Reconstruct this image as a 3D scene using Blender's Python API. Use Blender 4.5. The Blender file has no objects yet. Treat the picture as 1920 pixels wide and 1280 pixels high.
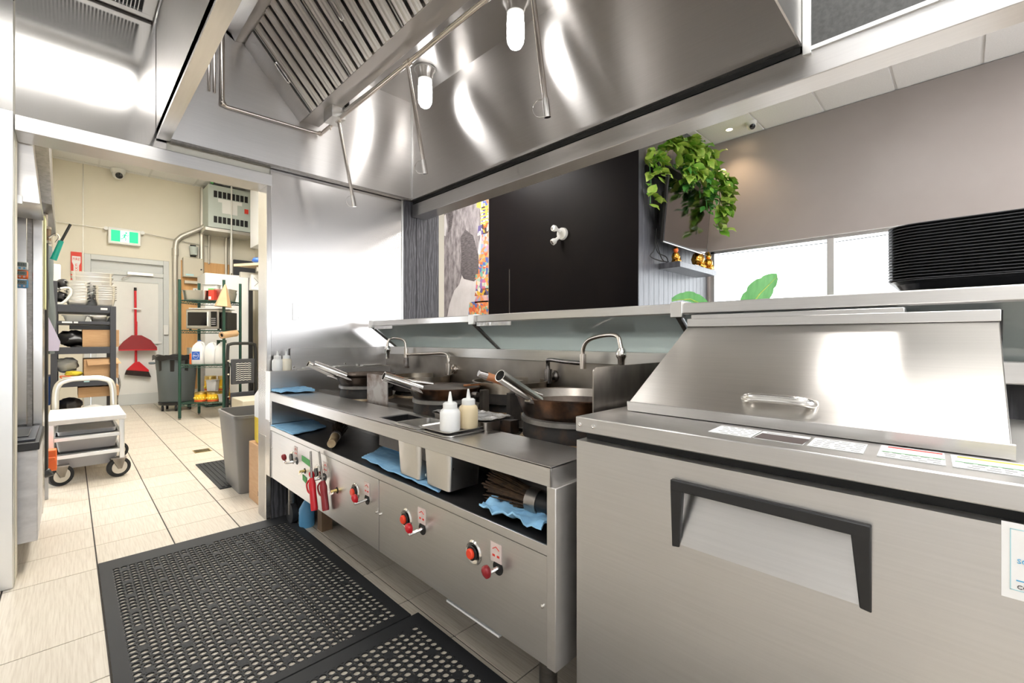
import bpy, bmesh, math, random
from mathutils import Vector, Matrix, noise
R = math.radians
sc = bpy.context.scene
COL = sc.collection

# ------------------------------------------------------------------ camera, world, exposure
cam_d = bpy.data.cameras.new('camera'); cam = bpy.data.objects.new('camera', cam_d); COL.objects.link(cam)
cam.location = (0, 0, 1.08)
cam.rotation_euler = (R(90), 0, -math.atan(830 / 840))
cam_d.sensor_width = 36; cam_d.lens = 15.75; cam_d.shift_y = -0.003125; cam_d.clip_start = 0.02
sc.camera = cam
w = bpy.data.worlds.new('world'); sc.world = w; w.use_nodes = True
bg = w.node_tree.nodes['Background']; bg.inputs[0].default_value = (0.93, 0.96, 1.0, 1); bg.inputs[1].default_value = 5.2
sc.view_settings.view_transform = 'Standard'; sc.view_settings.look = 'None'
sc.view_settings.gamma = 1.0; sc.view_settings.use_curve_mapping = False
sc.view_settings.exposure = 0.52
try:
    sc.cycles.max_bounces = 8; sc.cycles.glossy_bounces = 5; sc.cycles.diffuse_bounces = 4
    sc.cycles.transparent_max_bounces = 12; sc.cycles.sample_clamp_indirect = 6.0
    sc.cycles.use_denoising = True; sc.cycles.use_adaptive_sampling = True; sc.cycles.adaptive_threshold = 0.03; sc.cycles.caustics_reflective = False; sc.cycles.caustics_refractive = False
except Exception:
    pass

# ------------------------------------------------------------------ materials
MATS = {}
def mat(name, col=(0.5, 0.5, 0.5), rough=0.5, metal=0.0, spec=0.5, emit=None, estr=1.0, coat=0.0):
    m = bpy.data.materials.new(name); m.use_nodes = True
    b = m.node_tree.nodes['Principled BSDF']
    b.inputs['Base Color'].default_value = (*col, 1); b.inputs['Roughness'].default_value = rough
    b.inputs['Metallic'].default_value = metal; b.inputs['Specular IOR Level'].default_value = spec
    b.inputs['Coat Weight'].default_value = coat
    if emit:
        b.inputs['Emission Color'].default_value = (*emit, 1); b.inputs['Emission Strength'].default_value = estr
    MATS[name] = m
    return m
def nd(m, t, **kw):
    n = m.node_tree.nodes.new(t)
    for k, v in kw.items(): setattr(n, k, v)
    return n
def lk(m, a, b): m.node_tree.links.new(a, b)
def coords(m, scale, kind='Object'):
    t = nd(m, 'ShaderNodeTexCoord'); mp = nd(m, 'ShaderNodeMapping'); mp.inputs['Scale'].default_value = scale
    lk(m, t.outputs[kind], mp.inputs[0]); return mp.outputs[0]
def noise_n(m, vec, scale, detail=3, rough=0.5):
    n = nd(m, 'ShaderNodeTexNoise'); n.inputs['Scale'].default_value = scale; n.inputs['Detail'].default_value = detail
    n.inputs['Roughness'].default_value = rough; lk(m, vec, n.inputs['Vector']); return n
def ramp(m, fac, stops):
    r = nd(m, 'ShaderNodeValToRGB'); e = r.color_ramp.elements
    while len(e) > 1: e.remove(e[0])
    e[0].position = stops[0][0]; e[0].color = (*stops[0][1], 1)
    for p, c in stops[1:]:
        x = e.new(p); x.color = (*c, 1)
    lk(m, fac, r.inputs[0]); return r.outputs[0]
def bsdf(m): return m.node_tree.nodes['Principled BSDF']
def mapr(m, fac, a, b):
    n = nd(m, 'ShaderNodeMapRange'); n.inputs[3].default_value = a; n.inputs[4].default_value = b
    lk(m, fac, n.inputs[0]); return n.outputs[0]
def bump(m, h, strength, dist=0.001, normal=None):
    b = nd(m, 'ShaderNodeBump'); b.inputs['Strength'].default_value = strength; b.inputs['Distance'].default_value = dist
    lk(m, h, b.inputs['Height'])
    if normal is not None: lk(m, normal, b.inputs['Normal'])
    return b.outputs[0]
def steel(name, col, rough, stretch, aniso=0.0, wave=0.0, wscale=2.0, grime=0.05, rot=0.25, smudge=0.06, tan=None):
    m = mat(name, col, rough, 1.0); B = bsdf(m)
    n = noise_n(m, coords(m, stretch), 1.0, 2, 0.5)
    n2 = noise_n(m, coords(m, (1, 1, 1)), 5.0, 3, 0.55)
    rr = mapr(m, n2.outputs[0], rough - smudge, rough + smudge)
    lk(m, rr, B.inputs['Roughness'])
    lo = tuple(c * (1 - grime) for c in col)
    lk(m, ramp(m, n.outputs[0], [(0.3, lo), (0.7, col)]), B.inputs['Base Color'])
    if aniso:
        if tan:
            tg = nd(m, 'ShaderNodeCombineXYZ')
            for q in range(3): tg.inputs[q].default_value = tan[q]
        else: tg = nd(m, 'ShaderNodeTangent', direction_type='RADIAL', axis='Z')
        B.inputs['Anisotropic'].default_value = aniso
        B.inputs['Anisotropic Rotation'].default_value = rot; lk(m, tg.outputs[0], B.inputs['Tangent'])
    if wave:
        n3 = noise_n(m, coords(m, (1, 1, 1)), wscale, 1, 0.4)
        lk(m, bump(m, n3.outputs[0], wave, 0.02), B.inputs['Normal'])
    return m
steel('steel_y', (0.64, 0.625, 0.61), 0.34, (90, 5, 240), 0.7, smudge=0.03, tan=(0.12, 0.98, 0.15))          # brushed along Y
steel('steel_x', (0.64, 0.625, 0.61), 0.30, (5, 90, 240), 0.6, smudge=0.03, tan=(0.98, 0.12, 0.15))          # brushed along X
steel('steel_v', (0.66, 0.645, 0.63), 0.24, (200, 200, 4), 0.5, 0.06, 1.5, smudge=0.03, tan=(0.12, 0.15, 0.98))
steel('steel_over', (0.66, 0.645, 0.63), 0.13, (200, 200, 4), 0.0, 0.05, 1.4, smudge=0.02)
steel('steel_sheet', (0.70, 0.68, 0.665), 0.25, (5, 5, 240), 0.0, 0.26, 1.5, smudge=0.02)
steel('steel_hood', (0.60, 0.58, 0.565), 0.33, (5, 5, 260), 0.95, 0.10, 1.6, smudge=0.02)
steel('steel_baffle', (0.76, 0.73, 0.70), 0.34, (5, 5, 5), 0.0, smudge=0.03)
steel('steel_lid', (0.68, 0.655, 0.62), 0.28, (90, 4, 240), 0.85, 0.05, 2.0, smudge=0.012, tan=(0.12, 0.98, 0.15))
steel('steel_soft', (0.66, 0.64, 0.62), 0.50, (30, 30, 30), grime=0.05, smudge=0.03)
steel('steel_dark', (0.30, 0.28, 0.26), 0.38, (50, 5, 90), grime=0.25)
steel('steel_greasy', (0.42, 0.385, 0.35), 0.36, (20, 6, 8), grime=0.35)
steel('steel_pan', (0.70, 0.685, 0.66), 0.32, (9, 9, 9), grime=0.03, smudge=0.02)
steel('aluminium', (0.76, 0.76, 0.75), 0.36, (9, 9, 9), grime=0.03, smudge=0.02)
mat('chrome', (0.75, 0.73, 0.70), 0.17, 1.0)
mat('chrome_pipe', (0.70, 0.64, 0.58), 0.22, 1.0)
mat('dark_pipe', (0.28, 0.26, 0.25), 0.25, 1.0)
mat('gap_black', (0.006, 0.006, 0.006), 0.6)
mat('black_plastic', (0.012, 0.012, 0.013), 0.42)
mat('tray_black', (0.030, 0.031, 0.036), 0.28)
mat('black_gloss', (0.008, 0.007, 0.007), 0.12)
mat('tv_screen', (0.30, 0.275, 0.265), 0.10, 1.0)
mat('rubber', (0.022, 0.023, 0.025), 0.62, spec=0.35)
mat('charcoal_paint', (0.045, 0.048, 0.06), 0.45)
mat('white_enamel', (0.80, 0.80, 0.80), 0.35)
mat('white_plastic', (0.80, 0.80, 0.78), 0.4)
mat('paper', (0.86, 0.86, 0.85), 0.7)
mat('ink', (0.02, 0.02, 0.02), 0.6)
mat('ink_grey', (0.30, 0.30, 0.30), 0.6)
mat('ink_blue', (0.10, 0.42, 0.68), 0.6)
mat('ink_teal', (0.45, 0.70, 0.75), 0.6)
mat('ink_red', (0.72, 0.05, 0.03), 0.5)
mat('ink_green', (0.12, 0.50, 0.14), 0.6)
mat('ink_yellow', (0.85, 0.70, 0.10), 0.6)
mat('ink_brown', (0.10, 0.075, 0.07), 0.5)
mat('red_plastic', (0.62, 0.012, 0.022), 0.28)
mat('red_dark', (0.28, 0.015, 0.02), 0.35)
mat('red_button', (0.85, 0.06, 0.02), 0.35)
mat('orange_plastic', (0.85, 0.16, 0.03), 0.4)
mat('teal_plastic', (0.0, 0.36, 0.30), 0.35)
mat('blue_plastic', (0.12, 0.36, 0.62), 0.4)
mat('blue_cable', (0.03, 0.12, 0.50), 0.4)
mat('green_tape', (0.10, 0.42, 0.12), 0.6)
mat('exit_green', (0.0, 0.50, 0.22), 0.5, emit=(0.0, 0.62, 0.28), estr=0.6)
mat('exit_white', (0.9, 0.92, 0.9), 0.5, emit=(0.9, 1, 0.92), estr=0.8)
mat('brass', (0.72, 0.56, 0.22), 0.3, 1.0)
mat('gold', (0.80, 0.42, 0.08), 0.24, 1.0)
mat('grey_plastic', (0.44, 0.45, 0.47), 0.5)
mat('door_grey', (0.62, 0.64, 0.64), 0.45)
mat('bin_blue_grey', (0.13, 0.16, 0.18), 0.5)
mat('slim_grey', (0.17, 0.165, 0.16), 0.42)
mat('epoxy_green', (0.012, 0.06, 0.042), 0.4)
mat('panel_grey', (0.52, 0.58, 0.55), 0.5)
mat('beige_box', (0.60, 0.56, 0.46), 0.5)
mat('conduit', (0.52, 0.50, 0.45), 0.4, 0.6)
mat('cord', (0.02, 0.02, 0.02), 0.5)
mat('camera_white', (0.78, 0.78, 0.75), 0.4)
mat('oil', (0.80, 0.60, 0.05), 0.25)
mat('sauce_cream', (0.80, 0.66, 0.42), 0.4)
mat('bottle_white', (0.86, 0.86, 0.84), 0.35)
mat('bottle_pale', (0.78, 0.72, 0.58), 0.35)
mat('can_yellow', (0.85, 0.52, 0.02), 0.35)
mat('can_red', (0.65, 0.08, 0.03), 0.4)
mat('coat_grey', (0.11, 0.13, 0.13), 0.85)
mat('paper_yellow', (0.80, 0.78, 0.42), 0.7)
mat('paper_lilac', (0.68, 0.62, 0.80), 0.7)
mat('yellow_cloth', (0.75, 0.62, 0.05), 0.8)
mat('glove_black', (0.015, 0.015, 0.017), 0.35)
mat('cap_blue', (0.02, 0.10, 0.45), 0.4)
mat('lens_black', (0.004, 0.004, 0.005), 0.08)
mat('timer_lcd', (0.20, 0.24, 0.22), 0.3)
mat('fixture_white', (0.85, 0.85, 0.85), 0.5)
mat('lamp_glow', (1, 1, 1), 0.4, emit=(1.0, 0.985, 0.96), estr=17)
mat('lamp_frost', (0.80, 0.80, 0.78), 0.25, emit=(1.0, 0.98, 0.95), estr=0.8)
mat('tube_glow', (1, 1, 1), 0.4, emit=(1.0, 0.98, 0.94), estr=9)
mat('tube_warm', (1, 1, 1), 0.4, emit=(1.0, 0.965, 0.90), estr=36)
mat('dining_fill_glow', (1, 1, 1), 0.4, emit=(1.0, 0.96, 0.93), estr=26)
mat('spot_glow', (1, 1, 1), 0.4, emit=(1.0, 0.70, 0.42), estr=60)
def noisy(name, c0, c1, rough, scale, stretch=(1, 1, 1), detail=4, bmp=0.0, lo=0.3, hi=0.7, spec=0.5, metal=0.0, bd=0.002):
    m = mat(name, c0, rough, metal, spec)
    n = noise_n(m, coords(m, stretch), scale, detail, 0.6)
    lk(m, ramp(m, n.outputs[0], [(lo, c0), (hi, c1)]), bsdf(m).inputs['Base Color'])
    if bmp: lk(m, bump(m, n.outputs[0], bmp, bd), bsdf(m).inputs['Normal'])
    return m
noisy('cream_wall', (0.76, 0.715, 0.60), (0.80, 0.76, 0.65), 0.6, 1.2)
noisy('grey_wall', (0.33, 0.295, 0.28), (0.37, 0.335, 0.32), 0.38, 0.9, spec=0.4)
noisy('black_wall', (0.007, 0.006, 0.007), (0.010, 0.008, 0.008), 0.36, 2.0, spec=0.08)
noisy('dark_panel', (0.055, 0.055, 0.053), (0.09, 0.09, 0.088), 0.42, 60, bmp=0.15)
noisy('ceiling_tile', (0.78, 0.78, 0.78), (0.85, 0.85, 0.85), 0.9, 90, bmp=0.1)
noisy('tbar', (0.70, 0.70, 0.70), (0.74, 0.74, 0.74), 0.5, 5)
noisy('cardboard', (0.50, 0.30, 0.155), (0.57, 0.36, 0.20), 0.8, 9, (1, 1, 6))
noisy('kraft', (0.55, 0.36, 0.20), (0.62, 0.42, 0.25), 0.7, 6)
noisy('plywood', (0.62, 0.33, 0.12), (0.74, 0.44, 0.19), 0.6, 3, (4, 1, 0.6))
noisy('pine', (0.66, 0.50, 0.30), (0.76, 0.60, 0.40), 0.6, 4, (8, 1, 1))
noisy('handle_wood', (0.36, 0.13, 0.045), (0.46, 0.19, 0.08), 0.4, 14, (1, 1, 5))
noisy('brush_wood', (0.26, 0.17, 0.09), (0.48, 0.37, 0.22), 0.6, 18)
noisy('bristle', (0.025, 0.014, 0.009), (0.10, 0.055, 0.025), 0.8, 40)
noisy('bristle_dark', (0.012, 0.008, 0.007), (0.04, 0.02, 0.015), 0.8, 40)
noisy('post_wood', (0.16, 0.10, 0.06), (0.26, 0.17, 0.10), 0.7, 12, (1, 1, 0.3))
noisy('wok_iron', (0.012, 0.010, 0.009), (0.05, 0.033, 0.022), 0.34, 9, metal=0.7)
noisy('wok_rust', (0.020, 0.013, 0.010), (0.15, 0.065, 0.026), 0.34, 8, metal=0.75, lo=0.42, hi=0.72)
noisy('wok_inside', (0.05, 0.038, 0.032), (0.16, 0.125, 0.10), 0.42, 8, metal=0.6)
noisy('wok_band', (0.30, 0.27, 0.24), (0.46, 0.42, 0.38), 0.32, 11, metal=0.9)
noisy('soot', (0.010, 0.009, 0.009), (0.045, 0.036, 0.030), 0.6, 14, bmp=0.4, bd=0.004)
noisy('soot_rust', (0.012, 0.010, 0.009), (0.10, 0.045, 0.02), 0.65, 12, lo=0.52, hi=0.85, bmp=0.4, bd=0.004)
noisy('ash', (0.46, 0.38, 0.26), (0.16, 0.08, 0.035), 0.8, 22, bmp=0.6, bd=0.004)
noisy('ring_grey', (0.15, 0.14, 0.13), (0.30, 0.28, 0.26), 0.45, 12, metal=0.6)
noisy('burnt_plate', (0.36, 0.33, 0.31), (0.10, 0.05, 0.025), 0.45, 11, (1, 1, 1), metal=0.55, lo=0.40, hi=0.68)
noisy('pot_steel', (0.52, 0.47, 0.40), (0.34, 0.28, 0.21), 0.28, 8, metal=1.0)
noisy('deck_greasy', (0.30, 0.27, 0.24), (0.12, 0.095, 0.075), 0.32, 6, metal=0.85)
noisy('shelf_dark', (0.055, 0.055, 0.058), (0.115, 0.11, 0.11), 0.30, 7, (2, 1, 1), metal=0.75)
noisy('cloth_blue', (0.24, 0.52, 0.84), (0.36, 0.66, 0.93), 0.8, 25, bmp=0.3)
noisy('stained_side', (0.52, 0.51, 0.52), (0.70, 0.69, 0.70), 0.45, 10, (1, 1, 2), bmp=0.1)
noisy('sticker', (0.62, 0.50, 0.47), (0.72, 0.62, 0.58), 0.5, 30)
noisy('leaf_a', (0.07, 0.26, 0.02), (0.26, 0.46, 0.05), 0.42, 14)
noisy('leaf_b', (0.14, 0.38, 0.03), (0.55, 0.62, 0.14), 0.42, 16)
noisy('leaf_c', (0.03, 0.16, 0.025), (0.09, 0.30, 0.05), 0.42, 14)
noisy('banana_leaf', (0.05, 0.24, 0.05), (0.10, 0.36, 0.09), 0.4, 3, (1, 8, 1))
noisy('mural_grey', (0.16, 0.145, 0.155), (0.42, 0.39, 0.41), 0.5, 5, (1, 3, 1.2), 8, lo=0.35, hi=0.65)
noisy('mural_light', (0.62, 0.60, 0.61), (0.78, 0.76, 0.78), 0.5, 3)
noisy('mural_dark', (0.06, 0.055, 0.06), (0.20, 0.18, 0.19), 0.5, 14, (1, 1, 5), 6)
noisy('fence_paper', (0.75, 0.75, 0.73), (0.80, 0.80, 0.78), 0.7, 3)
noisy('mop_plastic', (0.74, 0.76, 0.76), (0.80, 0.82, 0.82), 0.3, 3)
noisy('clear_wrap', (0.55, 0.53, 0.52), (0.80, 0.79, 0.78), 0.18, 22, metal=0.5, bmp=0.6, bd=0.006)

def mosaic(name, palette, scale):
    m = mat(name, (0.7, 0.3, 0.2), 0.5)
    v = nd(m, 'ShaderNodeTexVoronoi'); v.inputs['Scale'].default_value = scale
    lk(m, coords(m, (1, 1, 1)), v.inputs['Vector'])
    sp = nd(m, 'ShaderNodeSeparateColor'); lk(m, v.outputs['Color'], sp.inputs[0])
    st = [(i / len(palette), c) for i, c in enumerate(palette)]
    o = ramp(m, sp.outputs[0], st); o.node.color_ramp.interpolation = 'CONSTANT'
    lk(m, o, bsdf(m).inputs['Base Color']); return m
mosaic('mosaic_orange', [(0.75, 0.18, 0.07), (0.80, 0.30, 0.10), (0.62, 0.12, 0.08), (0.75, 0.62, 0.50), (0.20, 0.45, 0.35), (0.10, 0.16, 0.45), (0.80, 0.42, 0.15)], 24)
mosaic('mosaic_pink', [(0.72, 0.45, 0.42), (0.78, 0.30, 0.12), (0.60, 0.30, 0.45), (0.80, 0.60, 0.48), (0.75, 0.20, 0.12), (0.30, 0.40, 0.55)], 22)
mosaic('mosaic_dark', [(0.06, 0.04, 0.04), (0.70, 0.42, 0.05), (0.12, 0.10, 0.28), (0.80, 0.74, 0.62), (0.45, 0.12, 0.04)], 20)
mosaic('mosaic_mint', [(0.45, 0.62, 0.50), (0.78, 0.40, 0.08), (0.30, 0.20, 0.45), (0.75, 0.70, 0.60), (0.65, 0.18, 0.30)], 20)

# floor tile: cream with fine streaks along Y
m = mat('floor_tile', (0.72, 0.65, 0.55), 0.32)
n = noise_n(m, coords(m, (170, 6, 1)), 1.0, 3, 0.6)
oi = nd(m, 'ShaderNodeObjectInfo')
col = ramp(m, n.outputs[0], [(0.32, (0.58, 0.51, 0.42)), (0.55, (0.69, 0.625, 0.53)), (0.75, (0.74, 0.68, 0.59))])
hv = nd(m, 'ShaderNodeHueSaturation'); lk(m, col, hv.inputs['Color']); lk(m, mapr(m, oi.outputs['Random'], 0.94, 1.04), hv.inputs['Value'])
lk(m, hv.outputs[0], bsdf(m).inputs['Base Color'])
mat('grout', (0.05, 0.042, 0.035), 0.8)
# charred wood boards
def wood(name, c0, c1, streak, rough=0.55):
    m = mat(name, c0, rough)
    wv = nd(m, 'ShaderNodeTexWave', wave_type='BANDS', bands_direction='X'); wv.inputs['Scale'].default_value = 14
    wv.inputs['Distortion'].default_value = 9; wv.inputs['Detail'].default_value = 4; wv.inputs['Detail Scale'].default_value = 2
    lk(m, coords(m, streak), wv.inputs['Vector'])
    nn = noise_n(m, coords(m, (6, 6, 1.2)), 3.0, 6, 0.7)
    mx = nd(m, 'ShaderNodeMath', operation='MULTIPLY'); lk(m, wv.outputs['Fac'], mx.inputs[0]); lk(m, nn.outputs[0], mx.inputs[1])
    lk(m, ramp(m, mx.outputs[0], [(0.12, c0), (0.62, c1)]), bsdf(m).inputs['Base Color'])
    lk(m, bump(m, mx.outputs[0], 0.4, 0.003), bsdf(m).inputs['Normal']); return m
wood('charred_wood', (0.050, 0.048, 0.054), (0.14, 0.135, 0.15), (1, 1, 0.18))
wood('plank_grey', (0.085, 0.088, 0.10), (0.125, 0.128, 0.145), (1, 1, 0.10), 0.34)
wood('laminate_dark', (0.028, 0.028, 0.032), (0.10, 0.10, 0.11), (1, 1, 0.12))
# banding bright jar glass / window glass: a thin sheet, partly mirror, the rest clear
def thin_glass(name, tint, refl=0.12, rough=0.02):
    m = mat(name); nt = m.node_tree; nt.nodes.remove(bsdf(m)); out = nt.nodes['Material Output']
    tr = nd(m, 'ShaderNodeBsdfTransparent'); tr.inputs[0].default_value = (*tint, 1)
    gl = nd(m, 'ShaderNodeBsdfGlossy'); gl.inputs['Roughness'].default_value = rough; gl.inputs[0].default_value = (1, 1, 1, 1)
    fr = nd(m, 'ShaderNodeFresnel'); fr.inputs[0].default_value = 1.5
    ad = nd(m, 'ShaderNodeMath', operation='ADD'); lk(m, fr.outputs[0], ad.inputs[0]); ad.inputs[1].default_value = refl
    mx = nd(m, 'ShaderNodeMixShader'); lk(m, ad.outputs[0], mx.inputs[0]); lk(m, tr.outputs[0], mx.inputs[1]); lk(m, gl.outputs[0], mx.inputs[2])
    lk(m, mx.outputs[0], out.inputs[0]); return m
thin_glass('window_glass', (0.98, 0.99, 0.99), 0.0)
gm = thin_glass('guard_glass', (0.80, 0.85, 0.82), 0.35, 0.06)
_o = gm.node_tree.nodes['Material Output']; _l = _o.inputs[0].links[0].from_socket
_d = nd(gm, 'ShaderNodeBsdfDiffuse'); _d.inputs[0].default_value = (0.86, 0.92, 0.90, 1)  # pale diffuse share stands in for bright reflections on the guard glass
_t = nd(gm, 'ShaderNodeBsdfTranslucent'); _t.inputs[0].default_value = (0.86, 0.93, 0.91, 1)
_y = nd(gm, 'ShaderNodeMixShader'); _y.inputs[0].default_value = 0.55; lk(gm, _d.outputs[0], _y.inputs[1]); lk(gm, _t.outputs[0], _y.inputs[2])
_x = nd(gm, 'ShaderNodeMixShader'); _x.inputs[0].default_value = 0.60; lk(gm, _l, _x.inputs[1]); lk(gm, _y.outputs[0], _x.inputs[2]); lk(gm, _x.outputs[0], _o.inputs[0])
def translucent(name, col, alpha, rough=0.35):
    m = mat(name, col, rough); bsdf(m).inputs['Alpha'].default_value = alpha; return m
translucent('cloudy_plastic', (0.80, 0.81, 0.81), 0.90)
translucent('clear_bin', (0.62, 0.63, 0.65), 0.82)
translucent('jug_plastic', (0.84, 0.85, 0.86), 0.92)

# ------------------------------------------------------------------ mesh builder
ORG = {}
class MB:
    def __init__(s): s.v = []; s.f = []
    def add(s, vs, fs):
        o = len(s.v); s.v += [tuple(p) for p in vs]; s.f += [tuple(i + o for i in q) for q in fs]; return s
    def box(s, x0, y0, z0, x1, y1, z1):
        if x0 > x1: x0, x1 = x1, x0
        if y0 > y1: y0, y1 = y1, y0
        if z0 > z1: z0, z1 = z1, z0
        return s.add([(x0, y0, z0), (x1, y0, z0), (x1, y1, z0), (x0, y1, z0), (x0, y0, z1), (x1, y0, z1), (x1, y1, z1), (x0, y1, z1)],
                     [(0, 3, 2, 1), (4, 5, 6, 7), (0, 1, 5, 4), (1, 2, 6, 5), (2, 3, 7, 6), (3, 0, 4, 7)])
    def obox(s, c, size, M):
        hx, hy, hz = size[0] / 2, size[1] / 2, size[2] / 2
        P = [(-hx, -hy, -hz), (hx, -hy, -hz), (hx, hy, -hz), (-hx, hy, -hz), (-hx, -hy, hz), (hx, -hy, hz), (hx, hy, hz), (-hx, hy, hz)]
        return s.add([Vector(c) + M @ Vector(p) for p in P], [(0, 3, 2, 1), (4, 5, 6, 7), (0, 1, 5, 4), (1, 2, 6, 5), (2, 3, 7, 6), (3, 0, 4, 7)])
    def prism(s, pts, d):                       # planar polygon pts (3D) extruded by vector d
        n = len(pts); d = Vector(d); P = [Vector(p) for p in pts]
        nrm = Vector((0, 0, 0))
        for i in range(n): nrm += P[i].cross(P[(i + 1) % n])
        if nrm.dot(d) > 0: P = P[::-1]
        fs = [tuple(range(n)), tuple(range(2 * n - 1, n - 1, -1))]
        for i in range(n):
            j = (i + 1) % n; fs.append((j, i, i + n, j + n))
        return s.add(P + [p + d for p in P], fs)
    def lathe(s, prof, o=(0, 0, 0), ax=(0, 0, 1), n=28, a0=0.0, a1=2 * math.pi):
        ax = Vector(ax).normalized(); q = Vector((0, 0, 1)).rotation_difference(ax); o = Vector(o)
        full = abs(a1 - a0 - 2 * math.pi) < 1e-6; m = n if full else n + 1
        vs = []
        for r, z in prof:
            for i in range(m):
                a = a0 + (a1 - a0) * i / n
                vs.append(o + q @ Vector((r * math.cos(a), r * math.sin(a), z)))
        fs = []
        for k in range(len(prof) - 1):
            for i in range(n):
                j = (i + 1) % m
                fs.append((k * m + i, k * m + j, (k + 1) * m + j, (k + 1) * m + i))
        return s.add(vs, fs)
    def cyl(s, p0, p1, r0, r1=None, n=16):
        r1 = r0 if r1 is None else r1; p0 = Vector(p0); p1 = Vector(p1); L = (p1 - p0).length
        return s.lathe([(0.0001, 0), (r0, 0), (r1, L), (0.0001, L)], p0, p1 - p0, n)
    def pipe(s, p0, p1, r, t=0.003, n=18):        # hollow tube
        p0 = Vector(p0); p1 = Vector(p1); L = (p1 - p0).length
        return s.lathe([(r - t, 0), (r, 0), (r, L), (r - t, L), (r - t, 0)], p0, p1 - p0, n)
    def tube(s, path, r, n=8, closed=False):
        P = [Vector(p) for p in path]; m = len(P); rings = []
        up = Vector((0, 0, 1)); prev = None
        for i in range(m):
            if closed: t = (P[(i + 1) % m] - P[i - 1])
            else: t = P[min(i + 1, m - 1)] - P[max(i - 1, 0)]
            t.normalize()
            if prev is None:
                u = t.cross(up) if abs(t.dot(up)) < 0.95 else t.cross(Vector((1, 0, 0)))
            else:
                u = prev - t * prev.dot(t)
            u.normalize(); prev = u; w_ = t.cross(u)
            rr = r[i] if isinstance(r, (list, tuple)) else r
            rings.append([P[i] + (u * math.cos(2 * math.pi * k / n) + w_ * math.sin(2 * math.pi * k / n)) * rr for k in range(n)])
        vs = [p for rg in rings for p in rg]; fs = []
        for i in range(m if closed else m - 1):
            a = i * n; b = ((i + 1) % m) * n
            for k in range(n):
                l = (k + 1) % n; fs.append((a + k, a + l, b + l, b + k))
        if not closed:
            fs.append(tuple(range(n - 1, -1, -1))); fs.append(tuple((m - 1) * n + k for k in range(n)))
        return s.add(vs, fs)
    def loft(s, loops, cap0=True, cap1=True):
        n = len(loops[0]); vs = [p for l in loops for p in l]; fs = []
        for k in range(len(loops) - 1):
            for i in range(n):
                j = (i + 1) % n; fs.append((k * n + i, k * n + j, (k + 1) * n + j, (k + 1) * n + i))
        if cap0: fs.append(tuple(range(n - 1, -1, -1)))
        if cap1: fs.append(tuple((len(loops) - 1) * n + i for i in range(n)))
        return s.add(vs, fs)
    def pan(s, cx, cy, z, W, D, H, r=0.02, taper=0.01, rim=0.008, t=0.002, seg=3, M=None):
        # open container: rounded rectangle, rim flange; W along x, D along y
        def lp(off, zz): return [Vector((cx, cy, 0)) + (M @ Vector((x, y, 0)) if M else Vector((x, y, 0))) + Vector((0, 0, zz)) for x, y in rrect(W + 2 * off, D + 2 * off, max(r + off, 0.002), seg)]
        return s.loft([lp(-taper, z), lp(0, z + H - t), lp(rim, z + H - t), lp(rim, z + H), lp(-t, z + H), lp(-taper - t, z + t)])
    def sphere(s, c, r, n=12, m=8, sq=(1, 1, 1)):
        vs = []; fs = []
        for j in range(m + 1):
            th = math.pi * j / m
            for i in range(n):
                a = 2 * math.pi * i / n
                vs.append((c[0] + sq[0] * r * math.sin(th) * math.cos(a), c[1] + sq[1] * r * math.sin(th) * math.sin(a), c[2] - sq[2] * r * math.cos(th)))
        for j in range(m):
            for i in range(n):
                k = (i + 1) % n; fs.append((j * n + i, j * n + k, (j + 1) * n + k, (j + 1) * n + i))
        return s.add(vs, fs)
    def build(s, name, material, parent=None, label=None, bevel=0.0, smooth=True, origin=None, ang=40, kind=None):
        if parent is None:
            if origin is None:
                xs = [p[0] for p in s.v]; ys = [p[1] for p in s.v]; zs = [p[2] for p in s.v]
                origin = ((min(xs) + max(xs)) / 2, (min(ys) + max(ys)) / 2, min(zs))
        else:
            origin = ORG[parent.name]
        me = bpy.data.meshes.new(name)
        me.from_pydata([(p[0] - origin[0], p[1] - origin[1], p[2] - origin[2]) for p in s.v], [], s.f)
        bm = bmesh.new(); bm.from_mesh(me); bmesh.ops.remove_doubles(bm, verts=bm.verts, dist=1e-6)
        bmesh.ops.recalc_face_normals(bm, faces=bm.faces); bm.to_mesh(me); bm.free()
        if smooth:
            me.shade_smooth(); me.set_sharp_from_angle(angle=R(ang))
        me.materials.append(MATS[material] if isinstance(material, str) else material)
        o = bpy.data.objects.new(name, me); COL.objects.link(o); ORG[o.name] = origin
        if parent is None: o.location = origin
        else: o.parent = parent
        if label: o['label'] = label
        if kind: o['kind'] = kind
        if bevel:
            b = o.modifiers.new('bevel', 'BEVEL'); b.width = bevel; b.segments = 2; b.limit_method = 'ANGLE'; b.angle_limit = R(50)
        return o
def rrect(W, D, r, seg=3):
    r = min(r, W / 2 - 1e-4, D / 2 - 1e-4); out = []
    for cx, cy, a0 in ((W / 2 - r, D / 2 - r, 0), (-W / 2 + r, D / 2 - r, 90), (-W / 2 + r, -D / 2 + r, 180), (W / 2 - r, -D / 2 + r, 270)):
        for k in range(seg + 1):
            a = R(a0 + 90 * k / seg); out.append((cx + r * math.cos(a), cy + r * math.sin(a)))
    return out
def thing(name, label, cat, loc=(0, 0, 0), group=None, kind=None):
    o = bpy.data.objects.new(name, None); COL.objects.link(o); o.location = loc; o.empty_display_size = 0.05
    ORG[o.name] = tuple(loc); o['label'] = label
    if cat: o['category'] = cat
    if group: o['group'] = group
    if kind: o['kind'] = kind
    return o
def tag(o, label, cat, group=None):
    o['label'] = label; o['category'] = cat
    if group: o['group'] = group
    return o
def struct(o, label=None):
    o['kind'] = 'structure'
    if label: o['label'] = label
    return o
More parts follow.
